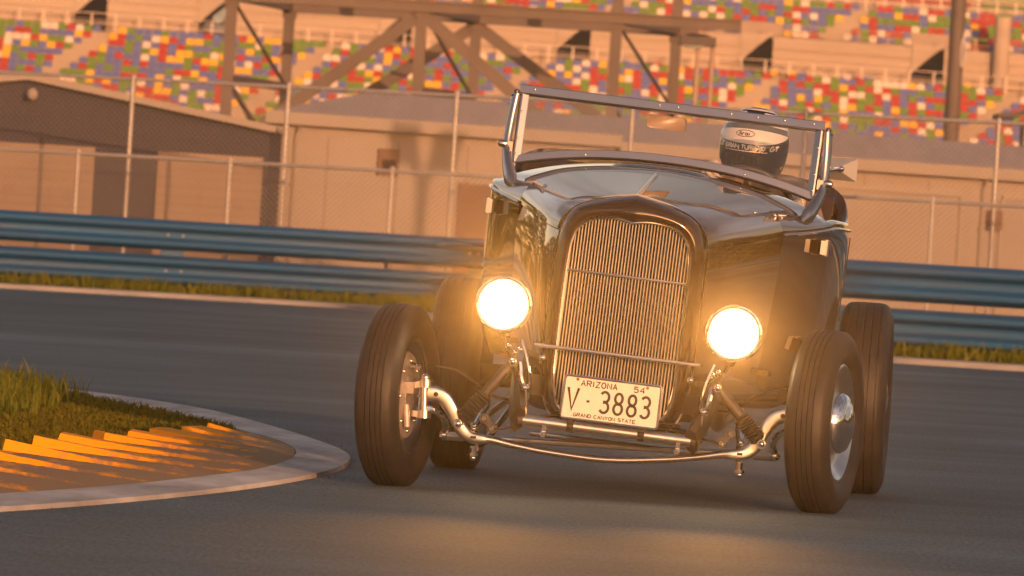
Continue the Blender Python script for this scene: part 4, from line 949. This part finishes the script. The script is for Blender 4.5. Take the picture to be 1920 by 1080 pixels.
# --- wheels
def tyre_profile(R, w, rim, grooves):
    h = w / 2; P = [(rim - .008, -h * .62), (rim + .006, -h * .74), (rim + .03, -h * .92), (rim + (R - rim) * .45, -h * 1.02), (rim + (R - rim) * .7, -h * .99), (R - .024, -h * .90), (R - .011, -h * .80), (R - .0045, -h * .69)]
    tread = [(R - .0045, -h * .69)]
    if grooves:
        for g in grooves: P += [(R - .003 * (g / h) ** 2 * 2, g - .0019), (R - .0055, g - .0012), (R - .0055, g + .0012), (R - .003 * (g / h) ** 2 * 2, g + .0019)]
    else: P += [(R - .001, -h * .3), (R, 0), (R - .001, h * .3)]
    return P + [(r, -x) for r, x in [(rim - .008, -h * .62), (rim + .006, -h * .74), (rim + .03, -h * .92), (rim + (R - rim) * .45, -h * 1.02), (rim + (R - rim) * .7, -h * .99), (R - .024, -h * .90), (R - .011, -h * .80), (R - .0045, -h * .69)][::-1]]
def make_wheel(x, y, R, w, rim, steer, front):
    sg = 1 if x > 0 else -1
    e = empty('wheel', (x, y, R - .004), radians(steer), car)
    mb = MB(); mb.lathe(tyre_profile(R, w, rim, [k * .019 for k in (-1.5, -.5, .5, 1.5)] if front else [k * .03 for k in (-2, -1, 0, 1, 2)]), (0, 0, 0), (1, 0, 0), 72)
    t = mb.build('tyre', M['rubber'], e, smooth=40)
    h = w / 2; o = (0, 0, 0); ax = (sg, 0, 0)
    mb = MB(); mb.lathe([(rim - .012, -h * .66), (rim + .004, -h * .72), (rim + .004, -h * .66), (rim - .014, -h * .55), (rim - .035, -h * .2), (rim - .035, h * .2), (rim - .018, h * .52), (rim - .004, h * .62), (rim + .006, h * .72), (rim - .002, h * .76), (rim - .022, h * .60), (rim - .040, h * .36), (rim - .062, h * .30), (.115, h * .42), (.0, h * .40)], o, ax, 56)
    mb.build('rim', M['paint'] if not front else M['satin'], e, smooth=40)
    q_ = .92 if front else .62; mb = MB(); mb.lathe([(r_ , .0315 + (z_ * h - .0315) * q_) for r_, z_ in [(.114, .42), (.114, .62), (.109, .86), (.095, 1.08), (.076, 1.2), (.070, 1.21), (.064, 1.27), (.045, 1.36), (.02, 1.41), (0, 1.42)]], o, ax, 48)
    mb.build('hubcap', M['chrome'], e, smooth=50)
    if front:
        mb = MB(); mb.lathe([(.0, -h * .62), (.06, -h * .62), (.07, -h * .50), (.105, -h * .46), (.135, -h * .52), (.150, -h * .50), (.158, -h * .36), (.158, h * .1)], o, ax, 48)
        mb.build('brake_plate', M['drum'], e, smooth=40)
        for a in range(8): mb = MB(); mb.ball((sg * -h * .54, .125 * cos(a * pi / 4), .125 * sin(a * pi / 4)), .007, 8, 6); mb.build('plate_bolt', M['chrome'], e)
        mb = MB(); mb.box((sg * -h * .70, -.03, .03), (.035, .045, .04)); mb.build('spindle_boss', M['drum'], e, smooth=None)
        mb = MB(); mb.tube([(sg * -h * .6, -.045, -.03), (sg * -h * .7, -.045, -.11)], .013, 10); mb.build('wheel_cylinder', M['drum'], e, smooth=60)
        mb = MB(); mb.tube([(sg * -h * .5, -.02, .112), (sg * -h * 1.15, -.02, .108)], .010, 8); mb.tube([(sg * -h * .95, -.02, .109), (sg * -h * 1.1, -.02, .108)], .014, 6); mb.build('hose_union', M['chrome'], e, smooth=40)
    return e
make_wheel(-.762, 0, .327, .156, .205, -9.7, True)
make_wheel(.764, 0, .327, .158, .205, -10.2, True)
make_wheel(-.79, 2.69, .375, .20, .205, 0, False)
make_wheel(.79, 2.69, .375, .20, .205, 0, False)

# --- chassis and running gear underneath
for sgn in (1, -1):
    mb = MB(); P = cr([(sgn * .31, -.13, .245), (sgn * .33, -.05, .30), (sgn * .345, .1, .395), (sgn * .365, .35, .43), (sgn * .43, .9, .42), (sgn * .50, 1.6, .42), (sgn * .50, 2.3, .45), (sgn * .46, 2.7, .56), (sgn * .42, 3.25, .52)], 4)
    mb.tube(P, .05, 8, sq=(.5, 1.1)); part('chassis_rail', mb, M['iron'])
mb = MB(); mb.rings([[(-.15, y, .62), (-.20, y, .40), (-.13, y, z), (.13, y, z), (.20, y, .40), (.15, y, .62)] for y, z in ((.16, .34), (.22, .24), (.45, .215), (.50, .30), (.80, .32), (.85, .36))], True)
mb.rings([[(-.12, y, .50), (-.16, y, .38), (-.09, y, z), (.09, y, z), (.16, y, .38), (.12, y, .50)] for y, z in ((.85, .32), (1.2, .27), (1.5, .30), (1.62, .36))], True)
mb.tube([(0, 1.6, .38), (0, 2.6, .37)], .055, 10); part('engine', mb, M['under'], smooth=40)
for sgn in (1, -1):
    mb = MB(); mb.tube(cr([(sgn * .19, .25, .50), (sgn * .31, .33, .47), (sgn * .36, .5, .38), (sgn * .34, .9, .30), (sgn * .30, 1.6, .28), (sgn * .30, 2.4, .30)], 4), .028, 10); part('exhaust_pipe', mb, M['steel'])
mb = MB(); mb.tube([(-.72, 2.69, .37), (-.2, 2.69, .37), (-.12, 2.69, .37), (.12, 2.69, .37), (.2, 2.69, .37), (.72, 2.69, .37)], [.045, .05, .14, .14, .05, .045], 14); part('rear_axle', mb, M['under'], body=False, smooth=50)
for c_, d_, n_ in (((0, .13, .37), (.62, .10, .07), 'cross_member'), ((0, 1.5, .43), (.9, .08, .06), 'cross_member'), ((0, 1.65, .50), (1.0, 1.45, .02), 'floor_pan')):
    mb = MB(); mb.box(c_, d_); part(n_, mb, M['under'])
mb = MB(); mb.box((-.0, .885, .78), (.90, .02, .62)); part('firewall', mb, M['paint'])
mb = MB(); mb.tube([(.33, .2, .415), (.36, .12, .40), (.42, .30, .41), (.56, .42, .43)], .016, 8); mb.box((.33, .2, .42), (.07, .12, .07)); part('steering_box', mb, M['iron'])

# ------------------------------------------------------------------ driver
SEATP = Vector((.285, 2.02, .70)); OFF = Vector(B(SEATP))
PW = CARLOC + Matrix.Rotation(YAW, 3, 'Z') @ OFF
PXF = lambda p: tuple(Vector(B(p)) - OFF)
def skin_body(name, nodes, edges, mats):
    me = bpy.data.meshes.new('sk'); me.from_pydata([n[0] for n in nodes], edges, []); o = bpy.data.objects.new('sk', me); COL.objects.link(o)
    md = o.modifiers.new('s', 'SKIN'); md.use_smooth_shade = True
    for i, n in enumerate(nodes):
        sv = me.skin_vertices[0].data[i]; r = n[1]; sv.radius = r if isinstance(r, tuple) else (r, r); sv.use_root = i == 0
    s2 = o.modifiers.new('b', 'SUBSURF'); s2.levels = 2; s2.render_levels = 2
    dg = bpy.context.evaluated_depsgraph_get(); ev = o.evaluated_get(dg); m2 = bpy.data.meshes.new_from_object(ev)
    vs = [tuple(v.co) for v in m2.vertices]; fs = [tuple(p.vertices) for p in m2.polygons]
    bpy.data.objects.remove(o); bpy.data.meshes.remove(me); bpy.data.meshes.remove(m2); return vs, fs
lh = c0 + ux * .2 * cos(radians(133)) + uy * .2 * sin(radians(133)); rh = c0 + ux * .2 * cos(radians(18)) + uy * .2 * sin(radians(18))
nodes = [((.285, 2.02, .76), (.17, .12)), ((.285, 2.05, .90), (.155, .11)), ((.285, 2.08, 1.06), (.18, .115)), ((.285, 2.08, 1.155), (.12, .085)), ((.285, 2.05, 1.22), (.062, .062)), ((.285, 2.02, 1.28), (.075, .085)),
         ((.100, 2.06, 1.165), .080), ((.050, 1.95, 1.00), .058), ((.085, 1.78, 1.10), .045), (tuple(lh + Vector((-.01, .055, .0))), (.036, .026)),
         ((.470, 2.06, 1.178), .084), ((.548, 1.98, 1.02), .060), ((.525, 1.80, 1.03), .045), (tuple(rh + Vector((.012, .055, .0))), (.036, .026)),
         ((.19, 2.0, .74), .095), ((.19, 1.65, .80), .075), ((.20, 1.30, .64), .055), ((.38, 2.0, .74), .095), ((.38, 1.65, .80), .075), ((.37, 1.30, .64), .055)]
edges = [(0, 1), (1, 2), (2, 3), (3, 4), (4, 5), (3, 6), (6, 7), (7, 8), (8, 9), (3, 10), (10, 11), (11, 12), (12, 13), (0, 14), (14, 15), (15, 16), (0, 17), (17, 18), (18, 19)]
vs, fs = skin_body('person', nodes, edges, None)
mb = MB(); mb.add(vs, fs)
driver = mb.build('person', M['suit'], None, xf=PXF, smooth=180)
driver.location = PW; driver.rotation_euler = (0, 0, YAW)
tag(driver, 'driver in black and white full face helmet and pale gloves, holding the steering wheel', 'person')
for hnd, sg in ((lh, -1), (rh, 1)):                             # gloves: palm, four curled fingers, thumb
    mb = MB(); rad = (hnd - c0).normalized(); tang = rad.cross(Vector((0, .954, .30))).normalized(); bk = Vector((0, .954, .30))
    palm = hnd + bk * .040 + rad * .004
    mb.tube([palm + bk * .055, palm + bk * .02, palm - bk * .012 + rad * .01], [.030, .040, .036], 12, sq=(1, .62), up=tuple(rad))
    for k in range(4):
        o_ = tang * (-.030 + .020 * k); ln = (.88, 1, .96, .78)[k]; kn = hnd + o_ + rad * .026 + bk * .012
        mb.tube(cr([palm + o_ * .9 + rad * .012, kn, hnd + o_ + rad * .027 * ln - bk * .016 * ln, hnd + o_ + rad * .004 - bk * .028 * ln, hnd + o_ - rad * .018 * ln - bk * .018, hnd + o_ - rad * .020 * ln - bk * .002], 3), [.0115] * 9 + [.0105] * 5 + [.009, .007], 8)
    th = tang * (.048 if sg < 0 else -.048)
    mb.tube(cr([palm + th * .5, palm + th * .95 - bk * .012 - rad * .01, hnd + th * 1.0 - rad * .016 - bk * .002, hnd + th * .85 - rad * .020 - bk * .016], 3), [.0145] * 4 + [.0125] * 4 + [.009, .008], 8)
    mb.tube([palm + bk * .045, palm + bk * .075], [.034, .040], 12, sq=(1, .8), up=tuple(rad))
    mb.build('glove', M['glove'], driver, xf=PXF, smooth=80)
# helmet
HC = Vector((.283, 2.03, 1.352)); HYAW = radians(-7); HT = radians(-4)
def hp(az, el, off=0):
    a = radians(az); e = radians(el); ce = cos(e) if e > 0 else cos(e) ** .45; dx, dy, dz = sin(a) * ce, -cos(a) * ce, sin(e)
    R = .132 * (1 + .10 * max(0, -dy) * max(0, -dz + .25) * 1.5)
    v = Vector((dx * (R - .003) , dy * (R + .020), dz * (.134 if dz > 0 else .150))); v += Vector((dx, dy, dz)) * off
    v = Matrix.Rotation(HT, 3, 'X') @ v; v = Matrix.Rotation(HYAW, 3, 'Z') @ v
    return HC + v
def patch(az0, az1, lo, hi_, off, na=28, ne=8, thick=.003):
    mb = MB(); f = lambda q, a: q(a) if callable(q) else q
    A = [az0 + (az1 - az0) * i / na for i in range(na + 1)]
    outer = [[hp(a, f(lo, a) + (f(hi_, a) - f(lo, a)) * j / ne, off) for j in range(ne + 1)] for a in A]
    mb.grid(outer)
    rim = [r[0] for r in outer] + outer[-1][1:] + [r[-1] for r in outer[-2::-1]] + outer[0][-2:0:-1]
    rin = [hp(a, f(lo, a), off - thick) for a in A] + [hp(A[-1], f(lo, A[-1]) + (f(hi_, A[-1]) - f(lo, A[-1])) * j / ne, off - thick) for j in range(1, ne + 1)] + [hp(a, f(hi_, a), off - thick) for a in A[-2::-1]] + [hp(A[0], f(lo, A[0]) + (f(hi_, A[0]) - f(lo, A[0])) * j / ne, off - thick) for j in range(ne - 1, 0, -1)]
    vs_ = rim + rin; n_ = len(rim); mb.add(vs_, [(i, (i + 1) % n_, n_ + (i + 1) % n_, n_ + i) for i in range(n_)])
    return mb
mb = MB(); mb.rings([[hp(360 * k / 48, -62 + 151 * i / 26) for k in range(48)] for i in range(27)], True)
helmet = mb.build('helmet', M['helmet_black'], driver, xf=PXF, smooth=60)
def hpart(name, mb, m): return mb.build(name, m, helmet, xf=PXF, smooth=60)
hpart('helmet_side', patch(-100, -24, 24, 52, .0025), M['helmet_white'])
hpart('helmet_side', patch(26, 100, 24, 52, .0025), M['helmet_white'])
hpart('visor', patch(-78, 78, lambda a: -38 + 6 * (a / 78) ** 2, lambda a: 25 - 3 * (a / 78) ** 2, .004, thick=.006), M['visor'])
hpart('grey_band', patch(-79, 79, lambda a: 15 - 2 * (a / 78) ** 2, lambda a: 24 - 3 * (a / 78) ** 2, .006), M['helmet_grey'])
hpart('visor_strip', patch(-76, 76, lambda a: -8.5 + 21 * abs(a / 78) ** 2.4, lambda a: 14.5 - 2 * (a / 78) ** 2, .0075), M['helmet_white'])
mb = MB(); HL = lambda u, v, d: hp(u, v, .0085 + d)
mb.ctube([hp(-6 + 15 * cos(2 * pi * k / 24), 6.5 + 5.2 * sin(2 * pi * k / 24), .0085) for k in range(24)], .0013, 6)
text_strokes(mb, 'Arai', -16, 3.6, 4.2, 6, 1.1, 1.3, .0008, HL, {'i': .4}); hpart('oval_emblem', mb, M['helmet_black'])
mb = MB(); HL2 = lambda u, v, d: hp(u, v + 12.0 * abs(u / 78) ** 2.2, .0058 + d)
text_strokes(mb, 'GRAN', -39, -16.2, 5.4, 5.2, 1.2, 1.9, .0008, HL2); text_strokes(mb, 'TURISMO', -9, -16.2, 4.6, 5.2, 1.2, 1.8, .0008, HL2, {'I': .4})
text_strokes(mb, 'GT', 36, -16.8, 7, 6, 1.2, 2.2, .0008, HL2, slant=.3); text_strokes(mb, 'GT', -61, -16.8, 7, 6, 1.2, 2.2, .0008, HL2, slant=.3)
for u0 in range(-39, 28, 6): text_strokes(mb, '-', u0, -19.6, 6.6, .5, 0, 1.1, .0008, HL2)
hpart('lettering', mb, M['helmet_white'])
mb = MB()                                                        # swirl emblem on the crown
def hs(u, v, d):
    r = math.hypot(u, v); return hp(math.degrees(math.atan2(u, -v)) , 90 - r, .003 + d)
for rad_, a0, a1, wd in ((30, 200, 350, 6.5), (19, 190, 330, 5.5), (9, 200, 360, 5)):
    P = [(rad_ * cos(radians(a0 + (a1 - a0) * i / 20)), rad_ * sin(radians(a0 + (a1 - a0) * i / 20))) for i in range(21)]
    mb.grid([[hs(x * (1 + s_ * wd / 2 / rad_), y * (1 + s_ * wd / 2 / rad_), 0) for s_ in (-1, 0, 1)] for x, y in P])
hpart('crown_emblem', mb, M['helmet_white'])

# ------------------------------------------------------------------ thin haze added round the scene: its glow stands in for headlight bloom
vm = bpy.data.materials.new('bloom_haze'); vm.use_nodes = True; n_ = vm.node_tree.nodes
n_.remove(n_['Principled BSDF']); pv = n_.new('ShaderNodeVolumePrincipled')
pv.inputs['Color'].default_value = (.95, .90, .84, 1); pv.inputs['Density'].default_value = .0007; pv.inputs['Anisotropy'].default_value = .985
vm.node_tree.links.new(pv.outputs[0], n_['Material Output'].inputs['Volume'])
mb = MB(); mb.box((0, 225, 11.5), (420, 770, 25)); hz_ = tag(mb.build('bloom_haze', vm, smooth=None), kind='stuff')
